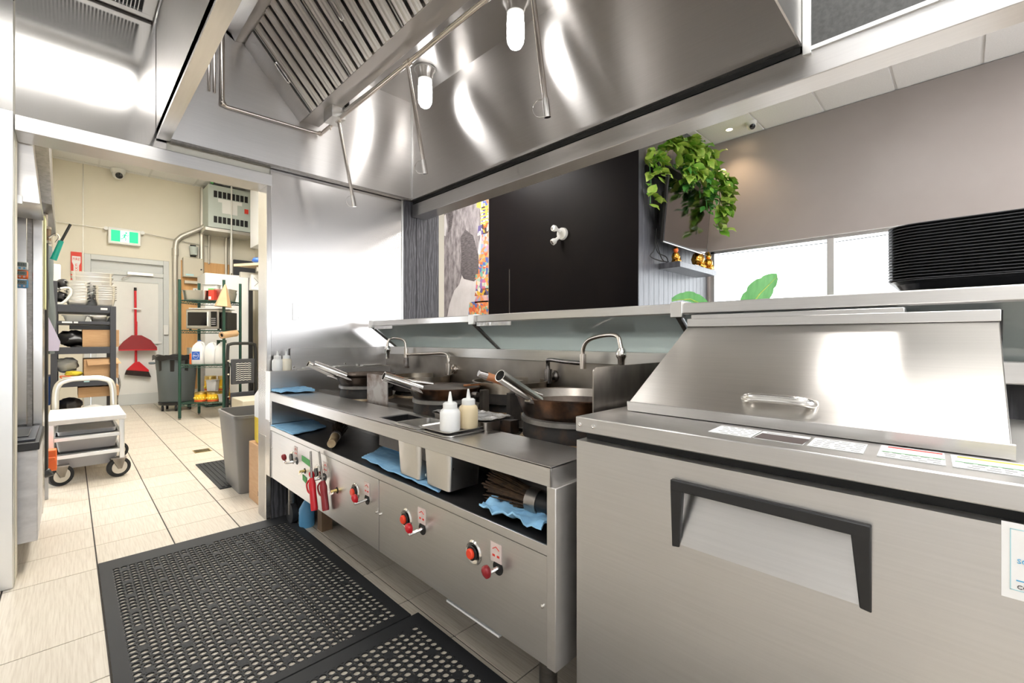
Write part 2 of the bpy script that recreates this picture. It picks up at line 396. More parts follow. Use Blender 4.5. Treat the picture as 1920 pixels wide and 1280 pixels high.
def copy_tree(o, loc=None, label=None, rotz=None, parent=None):
    c = o.copy(); COL.objects.link(c); c.parent = parent
    if loc is not None: c.location = loc
    if rotz is not None: c.rotation_euler = (0, 0, rotz)
    if label: c['label'] = label
    for ch in list(o.children): copy_tree(ch, parent=c)
    return c
def inst(o, parent, loc, rot=None, scale=None):   # shared-mesh piece of a part
    c = o.copy(); COL.objects.link(c); c.parent = parent; c.location = loc
    if rot is not None: c.rotation_euler = rot
    if scale is not None: c.scale = scale
    return c
def text(name, s, size, loc, rot, material, parent, extr=0.0004, align='CENTER', sx=1.0):
    cu = bpy.data.curves.new(name, 'FONT'); cu.body = s; cu.size = size; cu.extrude = extr; cu.align_x = align; cu.align_y = 'CENTER'
    cu.resolution_u = 2
    t = bpy.data.objects.new(name, cu); COL.objects.link(t)
    dg = bpy.context.evaluated_depsgraph_get()
    me = bpy.data.meshes.new_from_object(t.evaluated_get(dg)); bpy.data.objects.remove(t)
    o = bpy.data.objects.new(name, me); COL.objects.link(o); me.materials.clear(); me.materials.append(MATS[material])
    o.parent = parent; og = ORG[parent.name]
    o.location = (loc[0] - og[0], loc[1] - og[1], loc[2] - og[2]); o.rotation_euler = rot; o.scale = (sx, 1, 1)
    return o
FACE_MX = (R(90), 0, R(-90))     # text on a plane facing -X (reads towards -Y)
FACE_MY = (R(90), 0, 0)          # text on a plane facing -Y
def bez(pts, n=8):
    # Catmull-Rom through pts
    P = [Vector(p) for p in pts]; out = []
    for i in range(len(P) - 1):
        a = P[max(i - 1, 0)]; b = P[i]; c = P[i + 1]; d = P[min(i + 2, len(P) - 1)]
        for k in range(n):
            t = k / n
            out.append(0.5 * ((2 * b) + (c - a) * t + (2 * a - 5 * b + 4 * c - d) * t * t + (3 * b - a - 3 * c + d) * t ** 3))
    out.append(P[-1]); return out
def cloth(name, q, nx, ny, amp, seed, material, label, thick=0.004, fold=0.0, group='blue wiping cloths'):
    # q: four corners (a b c d) of a cloth lying down, crumpled
    a, b, c, d = [Vector(p) for p in q]; mb = MB(); vs = []
    for lay in (0, 1):
        for j in range(ny + 1):
            for i in range(nx + 1):
                u, v = i / nx, j / ny
                p = (a * (1 - u) + b * u) * (1 - v) + (d * (1 - u) + c * u) * v
                h = amp * (0.5 + 0.5 * noise.noise(Vector((p.x * 22 + seed, p.y * 22, seed * 3.1)))) + 0.4 * amp * abs(noise.noise(Vector((p.x * 60, p.y * 55 + seed, 1.7))))
                e = Vector((noise.noise(Vector((u * 4, v * 4, seed + 9))), noise.noise(Vector((u * 4, v * 4, seed + 19))), 0)) * 0.010
                vs.append(p + e + Vector((0, 0, h + fold * math.sin(math.pi * v) + (thick if lay == 0 else 0))))
    N = (nx + 1) * (ny + 1); fs = []
    for j in range(ny):
        for i in range(nx):
            k = j * (nx + 1) + i
            fs.append((k, k + 1, k + nx + 2, k + nx + 1)); fs.append((N + k, N + k + nx + 1, N + k + nx + 2, N + k + 1))
    edge = [i for i in range(nx + 1)] + [(j + 1) * (nx + 1) - 1 for j in range(1, ny + 1)] + [ny * (nx + 1) + i for i in range(nx - 1, -1, -1)] + [j * (nx + 1) for j in range(ny - 1, 0, -1)]
    for i in range(len(edge)):
        p, r_ = edge[i], edge[(i + 1) % len(edge)]; fs.append((p, N + p, N + r_, r_))
    mb.add(vs, fs); o = mb.build(name, material, ang=60)
    return tag(o, label, 'cloth', group)

# ================================================================== THE SETTING
W1 = 2.92                     # kitchen face of the partition with the doorway
ZC = 3.74                     # back room ceiling
DX = 6.05                     # window wall of the dining room
# ---- floor with single tiles
fl = struct(MB().box(-1.3, -3.2, -0.06, 2.5, 9.6, -0.004).build('floor', 'grout', smooth=False, origin=(0, 0, 0)), 'cream streaked tile floor with dark joints')
XE = [0.095 + 0.30 * k for k in range(-5, 9)]
YE = [2.865 - 0.312 * k for k in range(19, 0, -1)] + [2.865 + 0.318 * k for k in range(0, 22)]
def tile_mesh(nm, wx, wy):
    o = MB().box(-wx / 2, -wy / 2, -0.0035, wx / 2, wy / 2, 0.0).build(nm, 'floor_tile', smooth=False, origin=(0, 0, 0)); o.parent = fl; return o
t_near = tile_mesh('tile', 0.294, 0.307); t_far = tile_mesh('tile', 0.294, 0.314); t_long = tile_mesh('tile', 0.294, 0.619)
used = set(); rest = MB(); skip_long = set()
for i in range(len(XE) - 1):
    for j in range(len(YE) - 1):
        cx = (XE[i] + XE[i + 1]) / 2; cy = (YE[j] + YE[j + 1]) / 2
        if cx > 2.45: continue
        far = cy > 2.865
        if -0.55 < cx < 1.95 and 0.9 < cy < 9.5:
            if cx < 0.095 and 2.24 < cy < 2.865:
                if cy < 2.55: continue
                src = t_long; cy = 2.553
            else: src = t_far if far else t_near
            if id(src) in used: inst(src, fl, (cx, cy, 0))
            else: used.add(id(src)); src.location = (cx, cy, 0)
        else:
            d = 0.003
            rest.box(XE[i] + d, YE[j] + 0.0015, -0.0035, XE[i + 1] - d, YE[j + 1] - 0.0015, 0)
ro = rest.build('tile_field', 'floor_tile', smooth=False, origin=(0, 0, 0)); ro.parent = fl; ro['kind'] = 'stuff'
struct(MB().box(2.5, -3.2, -0.06, DX + 0.2, 7.1, 0).build('floor_dining', 'floor_tile', smooth=False))

# ---- partition with doorway, steel sheets
core = MB()
core.box(-1.3, W1 + 0.015, 0, -0.17, 3.06, ZC); core.box(0.83, W1 + 0.015, 0, 2.068, 3.06, ZC); core.box(-0.17, W1 + 0.015, 1.995, 0.83, 3.06, ZC)
wp = struct(core.build('wall_partition', 'cream_wall', smooth=False), 'steel clad partition wall with an open doorway')
MB().box(-0.168, W1, 2.06, 0.36, W1 + 0.015, 2.72).build('steel_sheet', 'steel_over', wp, 'brushed steel sheet above the doorway')
MB().box(-1.3, W1, 2.06, -0.175, W1 + 0.015, 2.555).build('steel_sheet', 'steel_v', wp)
MB().box(-1.3, W1 - 0.004, 2.56, -0.172, W1 + 0.015, 2.72).build('dark_panel', 'dark_panel', wp)
MB().box(0.856, W1, 0.30, 1.742, W1 + 0.015, 2.12).build('steel_sheet', 'steel_sheet', wp, 'large wavy steel sheet beside the range')
MB().box(0.855, W1, 0.0, 1.66, W1 + 0.015, 0.30).build('laminate_panel', 'laminate_dark', wp, 'dark scuffed laminate under the range')
MB().box(1.742, W1 - 0.006, 1.0, 1.752, W1 + 0.015, 2.12).build('edge_strip', 'aluminium', wp)
x = 1.752
for k, wd in enumerate((0.115, 0.10, 0.105)):
    MB().box(x + 0.001, W1 - 0.004, 0.9, x + wd - 0.001, W1 + 0.015, 2.2).build('wood_board', 'charred_wood', wp, bevel=0.002); x += wd
# doorway lining
tr = struct(MB().box(-0.17, W1 - 0.018, 1.985, 0.86, 3.07, 2.055).build('trim_1', 'steel_x', bevel=0.003), 'steel lintel across the doorway')
struct(MB().box(-0.262, W1 - 0.03, 0, -0.172, 3.07, 2.062).build('trim_2', 'aluminium', bevel=0.003), 'bright steel post on the left of the doorway')
j2 = MB().box(0.83, W1 - 0.016, 0.50, 0.856, 3.07, 1.99); j2.box(0.83, W1 - 0.005, 0, 0.856, 3.07, 0.50)
struct(j2.build('trim_3', 'steel_v', bevel=0.002), 'steel jamb on the right of the doorway')
# ---- back room
struct(MB().box(-0.32, 5.0, 0, -0.175, 9.46, ZC).build('wall_left', 'cream_wall', smooth=False))
struct(MB().box(-1.3, 3.06, 0, -1.15, 5.0, ZC).build('wall_niche', 'cream_wall', smooth=False))
wf = MB(); wf.box(-0.32, 9.46, 0, 0.16, 9.62, ZC); wf.box(1.20, 9.46, 0, 2.6, 9.62, ZC); wf.box(0.16, 9.46, 2.38, 1.20, 9.62, ZC)
wfo = struct(wf.build('wall_far', 'cream_wall', smooth=False), 'cream painted wall of the back room')
MB().box(0.143, 9.452, 2.395, 0.155, 9.462, ZC).build('seam_strip', 'conduit', wfo); MB().box(0.143, 9.452, 0, 0.155, 9.462, 2.395).build('seam_strip', 'conduit', wfo)
struct(MB().box(2.5, 3.6, 0, 2.62, 9.6, ZC).build('wall_right', 'cream_wall', smooth=False))
wq = MB(); wq.box(2.03, 3.06, 0, 2.066, 3.66, ZC); wq.box(2.03, 3.6, 0, 2.55, 3.66, ZC)
struct(wq.build('wall_corner', 'charred_wood', smooth=False))
cb = struct(MB().box(-1.3, 3.06, ZC, 2.6, 9.6, ZC + 0.08).build('ceiling_back_room', 'ceiling_tile', smooth=False))
for k in range(4):
    MB().box(-0.3 + 0.61 * k, 6.4, ZC - 0.004, -0.276 + 0.61 * k, 9.46, ZC + 0.002).build('ceiling_bar', 'tbar', cb, smooth=False)
for k in range(5):
    MB().box(-0.3, 6.9 + 0.61 * k, ZC - 0.004, 2.5, 6.924 + 0.61 * k, ZC + 0.002).build('ceiling_bar', 'tbar', cb, smooth=False)
# ---- kitchen shell around the camera
struct(MB().box(-1.42, -3.2, 0, -1.3, 3.06, ZC).build('wall_kitchen', 'white_enamel', smooth=False))
struct(MB().box(-1.3, -3.2, 2.705, 0.31, W1, 2.76).build('ceiling', 'ceiling_tile', smooth=False))
struct(MB().box(0.31, -3.2, 2.90, 1.82, 0.38, 2.95).build('ceiling_side', 'ceiling_tile', smooth=False))
struct(MB().box(1.82, -3.2, 2.075, 1.95, 0.372, 3.63).build('wall_header', 'dark_panel', smooth=False), 'dark speckled panel above the steel beam')
struct(MB().box(1.86, 0.372, 2.10, 1.95, 3.06, 3.63).build('wall_header_hood', 'grey_wall', smooth=False))
bmm = MB(); bmm.box(1.82, -3.2, 1.983, 1.94, 2.905, 2.075)
bo = struct(bmm.build('trim_4', 'steel_y', bevel=0.003), 'long steel beam over the pass-through')
MB().box(1.812, -3.2, 2.070, 1.824, 0.372, 2.084).build('beam_lip', 'aluminium', bo)
struct(MB().box(1.808, 0.372, 2.06, 1.83, 0.398, 3.4).build('trim_5', 'aluminium', bevel=0.002), 'bright steel corner strip at the end of the hood')
struct(MB().box(1.66, -3.2, 0, 1.80, 2.92, 0.965).build('wall_pass_through', 'laminate_dark', smooth=False))
# ---- front of the shop behind the camera: a wide window
fw = MB(); fw.box(-1.3, -3.32, 0, DX, -3.2, 1.05); fw.box(-1.3, -3.32, 2.05, DX, -3.2, 3.74); fw.box(-1.42, -3.32, 0, -0.9, -3.2, 3.74); fw.box(5.7, -3.32, 0, DX + 0.2, -3.2, 3.74)
struct(fw.build('wall_front', 'white_enamel', smooth=False))
# ---- dining room
dw = MB(); Z0, Z1 = 0.95, 2.235
dw.box(DX, -3.2, 0, DX + 0.16, 2.42, Z0); dw.box(DX, -3.2, Z1, DX + 0.16, 2.42, 3.63); dw.box(DX, -3.2, Z0, DX + 0.16, -0.27, Z1); dw.box(DX, 2.40, Z0, DX + 0.16, 2.54, Z1)
struct(dw.build('wall_window_side', 'grey_wall', smooth=False), 'warm grey dining room wall')
win = struct(thing('window_1', 'wide dining room window full of white daylight', None, (DX + 0.08, 1.05, Z0)))
fr = MB(); fr.box(DX + 0.06, -0.27, Z0, DX + 0.12, 2.40, Z0 + 0.04); fr.box(DX + 0.06, -0.27, Z1 - 0.035, DX + 0.12, 2.40, Z1); fr.box(DX + 0.06, -0.27, Z0, DX + 0.12, -0.23, Z1); fr.box(DX + 0.06, 2.35, Z0, DX + 0.12, 2.40, Z1)
fr.build('window_frame', 'aluminium', win, bevel=0.003)
MB().box(DX + 0.05, 1.035, Z0 + 0.02, DX + 0.13, 1.105, Z1 - 0.02).build('mullion', 'aluminium', win, bevel=0.003)
MB().box(DX + 0.085, -0.25, Z0 + 0.02, DX + 0.092, 1.04, Z1 - 0.02).build('pane', 'window_glass', win, smooth=False)
MB().box(DX + 0.085, 1.10, Z0 + 0.02, DX + 0.092, 2.38, Z1 - 0.02).build('pane', 'window_glass', win, smooth=False)
MB().box(DX - 0.002, -0.275, Z1 - 0.004, DX + 0.06, 2.40, Z1).build('reveal', 'white_enamel', win, smooth=False)
wt = struct(MB().box(4.26, 2.436, 0, DX + 0.2, 2.55, 3.63).build('wall_television', 'plank_grey', smooth=False), 'grey plank wall behind the television')
for k in range(16):
    x0 = 4.262 + 0.112 * k
    MB().box(x0 + 0.0012, 2.420, 0.9, x0 + 0.1108, 2.438, 3.6).build('plank', 'plank_grey', wt, bevel=0.0025)
wb = struct(MB().box(4.26, 2.55, 0, 4.40, 7.1, 3.63).build('wall_black', 'black_wall', smooth=False), 'plain black dining room wall')
MB().box(4.252, 2.418, 0.9, 4.266, 2.56, 3.6).build('corner_strip', 'black_wall', wb)
MB().box(4.254, 4.36, 0.9, 4.26, 4.78, 2.02).build('flush_hatch', 'black_wall', wb); MB().box(4.252, 4.35, 0.9, 4.26, 4.36, 2.02).build('hatch_edge', 'steel_dark', wb)
struct(MB().box(2.55, 7.0, 0, 4.4, 7.1, 3.63).build('wall_dining_end', 'grey_wall', smooth=False))
cd = struct(MB().box(1.82, -3.2, 3.645, DX + 0.2, 7.1, 3.72).build('ceiling_dining', 'tbar', smooth=False), 'dining room ceiling of white tiles in a grid')
tm = MB().box(-0.2925, -0.2925, -0.012, 0.2925, 0.2925, 0.0).build('ceiling_tile', 'ceiling_tile', smooth=False, origin=(0, 0, 0))
first = True
YC = [1.72 + 0.61 * k for k in range(-5, 2)]
for yy in YC:
    for kx in range(3):
        loc = (DX - 0.30 - 0.61 * kx - (1.82 + DX + 0.2) / 2, yy + 0.305 - 1.95, 0.0)
        if first: tm.parent = cd; tm.location = loc; first = False
        else: inst(tm, cd, loc)

# ================================================================== LAMPS OF THE PLACE, SOME ADDED OUT OF VIEW
def troffer(x, y, z, wx, wy, label, glow='tube_glow'):
    t = thing('ceiling_light', label, 'light', (x, y, z - 0.03), 'recessed ceiling lights')
    f = MB(); e = 0.03
    f.box(x - wx / 2, y - wy / 2, z - 0.03, x - wx / 2 + e, y + wy / 2, z); f.box(x + wx / 2 - e, y - wy / 2, z - 0.03, x + wx / 2, y + wy / 2, z)
    f.box(x - wx / 2, y - wy / 2, z - 0.03, x + wx / 2, y - wy / 2 + e, z); f.box(x - wx / 2, y + wy / 2 - e, z - 0.03, x + wx / 2, y + wy / 2, z)
    f.build('frame', 'fixture_white', t, smooth=False)
    MB().box(x - wx / 2 + e, y - wy / 2 + e, z - 0.02, x + wx / 2 - e, y + wy / 2 - e, z - 0.005).build('diffuser', glow, t, smooth=False)
troffer(-0.30, 2.04, 2.705, 1.20, 0.56, 'ceiling light over the aisle nearest the doorway')
troffer(-0.55, -0.55, 2.705, 1.20, 0.60, 'added unseen ceiling light over the aisle beside the cold counter')  # added behind the view to light the front of the kitchen
troffer(1.0, 4.3, ZC, 0.6, 1.2, 'back room ceiling light nearest the doorway', 'tube_warm')
troffer(1.0, 6.4, ZC, 0.6, 1.2, 'back room ceiling light nearer the exit door', 'tube_warm')
troffer(1.48, -0.26, 2.90, 0.60, 1.20, 'ceiling light above the prep fridge')
troffer(3.2, 0.3, 3.645, 0.6, 1.2, 'added unseen dining room light nearest the pass-through', 'dining_fill_glow')  # added out of view to brighten the dining room
troffer(3.2, 4.6, 3.645, 0.6, 1.2, 'added unseen dining room light in front of the mural', 'dining_fill_glow')  # extra hidden lamp that lifts the mural side of the dining room
troffer(4.6, -1.6, 3.645, 0.6, 1.2, 'added unseen dining room light nearest the shop front', 'dining_fill_glow')  # extra hidden lamp that brightens the window end of the dining room
dl = thing('downlight', 'small warm downlight glowing in the dining room ceiling', 'light', (5.74, 2.03, 3.63))
MB().lathe([(0.035, 0.0), (0.05, 0.0), (0.05, 0.014), (0.035, 0.014), (0.035, 0.0)], (5.74, 2.03, 3.628), n=20).build('trim_ring', 'fixture_white', dl)
MB().cyl((5.74, 2.03, 3.632), (5.74, 2.03, 3.640), 0.035).build('bulb', 'spot_glow', dl)
sp = bpy.data.lights.new('downlight_beam', 'SPOT'); spo = bpy.data.objects.new('downlight_beam', sp); COL.objects.link(spo)
sp.energy = 28; sp.color = (1.0, 0.72, 0.45); sp.spot_size = R(110); sp.spot_blend = 0.8; sp.shadow_soft_size = 0.03
spo.parent = dl; spo.location = (0, 0, -0.01)

# ================================================================== EXHAUST HOOD
HB, HT = 2.10, 2.83            # lower edge and inner roof
hx0, hx1, hy0, hy1 = 0.316, 1.82, 0.405, 2.905
hood = thing('exhaust_hood', 'large stainless steel exhaust hood over the wok range', 'exhaust hood', (1.07, 1.65, HB))
b = MB(); b.box(hx0, hy0, HB + 0.012, hx0 + 0.004, hy1, 2.705); b.build('front_panel', 'steel_hood', hood)
b = MB(); b.prism([(hx0, hy0, HB), (hx0 + 0.055, hy0, HB), (hx0 + 0.055, hy0, HB + 0.012), (hx0 + 0.004, hy0, HB + 0.05), (hx0, hy0, HB + 0.05)], (0, hy1 - hy0, 0)); b.build('front_lip', 'steel_y', hood, bevel=0.001)
MB().box(hx0 + 0.004, hy1 - 0.006, HB, hx1, hy1, HT).build('end_panel', 'steel_hood', hood)
MB().prism([(hx0, hy0, HB), (hx1, hy0, HB), (hx1, hy0, HT), (hx0, hy0, HT)], (0, -0.006, 0)).build('end_panel', 'steel_hood', hood)
MB().box(hx1 - 0.006, hy0, HB, hx1, hy1, HT).build('back_panel', 'steel_hood', hood, 'steel back of the hood with bright lamp streaks')
MB().box(hx0 + 0.004, hy0, HT, hx1, hy1, HT + 0.01).build('roof_panel', 'steel_hood', hood)
MB().box(hx1 - 0.012, hy1 - 0.02, HB, hx1 - 0.006, hy1 - 0.006, HT).build('corner_seam', 'aluminium', hood)
b = MB(); b.box(hx0 + 0.055, hy1 - 0.035, HB - 0.006, hx1, hy1, HB + 0.006); b.build('end_lip', 'steel_dark', hood)
b = MB(); b.box(hx1 - 0.03, hy0, HB - 0.004, hx1 + 0.03, hy1, HB + 0.012); b.build('back_lip', 'steel_x', hood)
MB().box(hx1 - 0.004, hy0, 2.076, hx1 + 0.03, hy1 - 0.02, HB - 0.004).build('shadow_gap', 'gap_black', hood)
# filter bank: slope from trough (x 1.03, z 2.43) up to (x 0.726, z 2.77)
A_, B_ = Vector((1.03, 0, 2.43)), Vector((0.726, 0, 2.77)); sl = (B_ - A_); SL = sl.length; sl.normalize(); nrm = Vector((-sl.z, 0, sl.x))
if nrm.z > 0: nrm = -nrm
tro = MB().prism([(1.03, hy0, 2.43), (1.133, hy0, 2.425), (1.133, hy0, 2.50), (1.06, hy0, 2.50)], (0, hy1 - 0.006 - hy0, 0)); tro.build('grease_trough', 'steel_hood', hood, bevel=0.002)
MB().prism([(1.133, hy0, 2.44), (1.145, hy0, 2.44), (1.145, hy0, HT), (1.133, hy0, HT)], (0, hy1 - 0.006 - hy0, 0)).build('plenum_back', 'steel_hood', hood)
MB().prism([(0.726, hy0, 2.77), (0.665, hy0, 2.755), (0.655, hy0, 2.82), (0.70, hy0, 2.83)], (0, hy1 - 0.006 - hy0, 0)).build('filter_header', 'steel_hood', hood, bevel=0.002)
MB().prism([(0.655, hy0, 2.815), (0.665, hy0, 2.755), (0.60, hy0, 2.83), (0.55, hy0, 2.83)], (0, hy1 - 0.006 - hy0, 0)).build('header_gutter', 'steel_hood', hood)
def slope(u, y, h): p = A_ + sl * u + nrm * h; return (p.x, y, p.z)
MB().add([slope(0, 2.90, 0.004), slope(SL, 2.90, 0.004), slope(SL, 2.74, 0.004), slope(0, 2.74, 0.004), slope(0, 2.90, 0.02), slope(SL, 2.90, 0.02), slope(SL, 2.74, 0.02), slope(0, 2.74, 0.02)],
         [(0, 1, 2, 3), (4, 7, 6, 5), (0, 4, 5, 1), (1, 5, 6, 2), (2, 6, 7, 3), (3, 7, 4, 0)]).build('filler_panel', 'steel_hood', hood)
MB().add([slope(0, 2.74, -0.03), slope(SL, 2.74, -0.03), slope(SL, hy0, -0.03), slope(0, hy0, -0.03), slope(0, 2.74, -0.035), slope(SL, 2.74, -0.035), slope(SL, hy0, -0.035), slope(0, hy0, -0.035)],
         [(0, 1, 2, 3), (4, 7, 6, 5), (0, 4, 5, 1), (1, 5, 6, 2), (2, 6, 7, 3), (3, 7, 4, 0)]).build('filter_void', 'gap_black', hood)
pitch = 0.083; y = 2.725
for fi in range(5):
    fr_ = MB()
    y1 = y; y0 = y - 6 * pitch
    if y0 < hy0: break
    for ya, yb in ((y1, y1 - 0.008), (y0 + 0.008, y0), ):
        fr_.add([slope(0, ya, -0.02), slope(SL, ya, -0.02), slope(SL, yb, -0.02), slope(0, yb, -0.02), slope(0, ya, 0.014), slope(SL, ya, 0.014), slope(SL, yb, 0.014), slope(0, yb, 0.014)],
                [(0, 1, 2, 3), (4, 7, 6, 5), (0, 4, 5, 1), (1, 5, 6, 2), (2, 6, 7, 3), (3, 7, 4, 0)])
    for ua, ub in ((0.0, 0.012), (SL - 0.012, SL)):
        fr_.add([slope(ua, y1, -0.028), slope(ub, y1, -0.028), slope(ub, y0, -0.028), slope(ua, y0, -0.028), slope(ua, y1, -0.013), slope(ub, y1, -0.013), slope(ub, y0, -0.013), slope(ua, y0, -0.013)],
                [(0, 1, 2, 3), (4, 7, 6, 5), (0, 4, 5, 1), (1, 5, 6, 2), (2, 6, 7, 3), (3, 7, 4, 0)])
    fo = fr_.build('baffle_filter', 'steel_hood', hood)
    for k in range(6):
        yc = y1 - pitch * (k + 0.5); mb = MB()
        prof = [(-0.031, -0.012), (-0.031, 0.010), (-0.022, 0.014), (-0.014, 0.008), (-0.006, 0.014), (0.006, 0.014), (0.014, 0.008), (0.022, 0.014), (0.031, 0.010), (0.031, -0.012)]
        mb.loft([[Vector(slope(u, yc + py, ph)) for py, ph in prof] for u in (0.0, SL)])
        mb.build('baffle', 'steel_baffle', fo, smooth=False)
    # bail handle on the filter
    yc = y1 - pitch * 2.5 if fi else y1 - 0.012
    hp = [slope(0.18, yc + 0.012, 0.016), slope(0.18, yc + 0.012, 0.03), slope(0.27, yc + 0.012, 0.03), slope(0.28, yc, 0.03), slope(0.27, yc - 0.012, 0.03), slope(0.18, yc - 0.012, 0.03), slope(0.17, yc, 0.03)]
    MB().tube(bez(hp, 3), 0.003, 6).build('bail_handle', 'chrome', fo)
    y = y0 - 0.012
# detector box on the trough
MB().box(1.075, 2.56, 2.36, 1.155, 2.68, 2.44).build('detector_box', 'steel_pan', hood, bevel=0.002)
MB().box(1.155, 2.52, 2.40, 1.16, 2.66, 2.46).build('detector_plate', 'gap_black', hood)
# lamps in the hood
for k, (lx, ly, lb) in enumerate(((1.646, 2.469, 'hood lamp with frosted jar nearest the steel wall'), (1.643, 1.637, 'hood lamp with frosted jar in the middle of the hood'))):
    t = thing('hood_lamp', lb, 'lamp', (lx, ly, HT - 0.255), 'hood lamps')
    MB().lathe([(0.0001, 0), (0.066, 0), (0.066, -0.012), (0.056, -0.03), (0.048, -0.055), (0.048, -0.072), (0.0001, -0.072)], (lx, ly, HT), n=28).build('lamp_base', 'steel_pan', t)
    MB().lathe([(0.043, -0.072), (0.045, -0.085), (0.045, -0.118)], (lx, ly, HT), n=28).build('glass_collar', 'lamp_frost', t)
    MB().lathe([(0.045, -0.118), (0.045, -0.20), (0.041, -0.222), (0.030, -0.242), (0.015, -0.252), (0.0001, -0.255)], (lx, ly, HT), n=28).build('glowing_jar', 'lamp_glow', t)
    MB().lathe([(0.060, -0.002), (0.072, -0.002), (0.072, -0.010), (0.060, -0.010)], (lx, ly, HT), n=28).build('lamp_rim', 'aluminium', t)
# fire suppression pipe
fp = thing('suppression_pipe', 'chrome fire suppression pipe with three drop nozzles inside the hood', 'pipe', (1.13, 1.7, 1.88))
px_, pz_ = 1.13, 2.37
MB().tube([(0.60, 2.875, 2.80), (0.60, 2.875, 2.39)], 0.010, 10).build('riser', 'chrome_pipe', fp)
for dxx in (-0.035, -0.06): MB().tube([(0.60 + dxx, 2.885, 2.80), (0.60 + dxx, 2.885, 2.42)], 0.006, 8).build('riser', 'chrome_pipe', fp)
MB().tube([(0.60, 2.875, 2.40), (0.603, 2.875, 2.375), (0.62, 2.875, 2.362), (1.06, 2.875, pz_), (px_ - 0.02, 2.865, pz_), (px_, 2.84, pz_)], 0.010, 10).build('wall_run', 'chrome_pipe', fp)
MB().tube([(px_, 2.84, pz_), (px_, 0.45, pz_)], 0.0105, 10).build('main_run', 'chrome_pipe', fp)
for ex in ((0.603, 2.875, 2.372), (px_ - 0.005, 2.86, pz_)): MB().sphere(ex, 0.016, 10, 6).build('elbow', 'chrome_pipe', fp)
for yy in (2.60, 1.84, 1.06):
    d = MB().tube([(px_, yy, pz_ - 0.005), (px_ + 0.088, yy, 1.925)], 0.0095, 10).build('drop', 'chrome_pipe', fp)
    MB().cyl((px_, yy - 0.02, pz_), (px_, yy + 0.02, pz_), 0.016).build('tee', 'chrome_pipe', fp)
    MB().cyl((px_ + 0.086, yy, 1.94), (px_ + 0.098, yy, 1.877), 0.0125).build('nozzle', 'chrome', d)
    rp = [(px_ + 0.088, yy, 1.935), (px_ + 0.075, yy + 0.03, 1.94), (px_ + 0.07, yy + 0.048, 1.915), (px_ + 0.08, yy + 0.035, 1.885), (px_ + 0.097, yy, 1.882)]
    MB().tube(bez(rp, 5), 0.0012, 5).build('cap_tether', 'chrome', d)
MB().cyl((px_ - 0.005, 2.70, pz_ - 0.03), (px_ - 0.005, 2.70, 2.45), 0.004).build('hanger', 'chrome_pipe', fp)
MB().tube([(1.15, 2.60, 2.418), (1.15, 2.2, 2.405), (1.152, 1.9, 2.40), (1.15, 0.5, 2.41)], 0.008, 8).build('detector_line', 'steel_pan', fp)
# ceiling grille above the doorway
g = thing('ceiling_grille', 'slatted air grille in the ceiling above the doorway', 'vent', (-0.10, 2.55, 2.69))
f = MB(); f.box(-0.45, 2.86, 2.69, 0.30, 2.90, 2.705); f.box(0.255, 2.46, 2.69, 0.30, 2.86, 2.705); f.box(-0.45, 2.46, 2.69, -0.41, 2.86, 2.705); f.box(-0.41, 2.46, 2.69, 0.255, 2.50, 2.705)
f.build('frame', 'aluminium', g, bevel=0.002)
MB().box(-0.41, 2.50, 2.702, 0.255, 2.86, 2.704).build('backing', 'gap_black', g)
s0 = MB().box(-0.002, 2.50, 2.693, 0.002, 2.86, 2.702).build('slat', 'aluminium', g, smooth=False)
for k in range(1, 48):
    if k % 1 == 0: inst(s0, g, (-0.405 + k * 0.0137, 0, 0))
s0.location.x = -0.405

# ================================================================== WOK RANGE
RX, RY0, RY1 = 0.827, 0.703, 2.829
rg = thing('wok_range', 'long stainless steel wok range with front ledge and knobs', 'stove', (1.2, 1.77, 0))
b = MB(); xo0, xo1, yo0, yo1 = 0.868, 1.0, 1.145, 1.625
b.box(RX, RY0, 0.765, xo0, RY1, 0.769); b.box(xo1, RY0, 0.765, 1.025, RY1, 0.769); b.box(xo0, RY0, 0.765, xo1, yo0, 0.769); b.box(xo0, yo1, 0.765, xo1, RY1, 0.769)
b.build('ledge_top', 'steel_y', rg)
MB().box(RX, RY0, 0.719, RX + 0.004, RY1, 0.7685).build('ledge_front', 'steel_y', rg, bevel=0.0012)
MB().box(RX, RY0, 0.719, 1.025, RY0 + 0.004, 0.7685).build('ledge_end', 'steel_soft', rg, bevel=0.0012)
b = MB(); b.box(xo0, yo0, 0.66, xo0 + 0.003, yo1, 0.765); b.box(xo1 - 0.003, 1.46, 0.66, xo1, yo1, 0.765); b.box(xo0, yo1 - 0.003, 0.66, xo1, yo1, 0.765); b.box(xo0, 1.46, 0.735, xo1, yo1, 0.74)
b.build('well_lining', 'shelf_dark', rg)
MB().box(RX + 0.004, RY0 + 0.026, 0.555, 1.135, RY1 - 0.02, 0.572).build('shelf', 'shelf_dark', rg, 'dark greasy lower shelf')
MB().box(RX, RY0 + 0.012, 0.550, RX + 0.006, RY1, 0.575).build('shelf_lip', 'steel_y', rg, bevel=0.001)
MB().box(1.13, RY0 + 0.026, 0.572, 1.136, RY1 - 0.02, 0.764).build('shelf_back', 'steel_dark', rg)
MB().box(RX + 0.003, RY1 - 0.02, 0.572, 1.13, RY1 - 0.014, 0.764).build('shelf_end', 'steel_v', rg)
MB().box(RX + 0.002, RY1 - 0.014, 0.277, RX + 0.03, RY1, 0.764).build('corner_post', 'steel_v', rg)
MB().box(RX + 0.004, RY0 + 0.015, 0.277, RX + 0.010, 1.553, 0.546).build('front_panel', 'steel_y', rg, 'brushed steel control panel nearer the fridge', bevel=0.001)
MB().box(RX + 0.004, 1.558, 0.277, RX + 0.010, RY1, 0.546).build('front_panel', 'steel_y', rg, 'brushed steel control panel nearer the doorway', bevel=0.001)
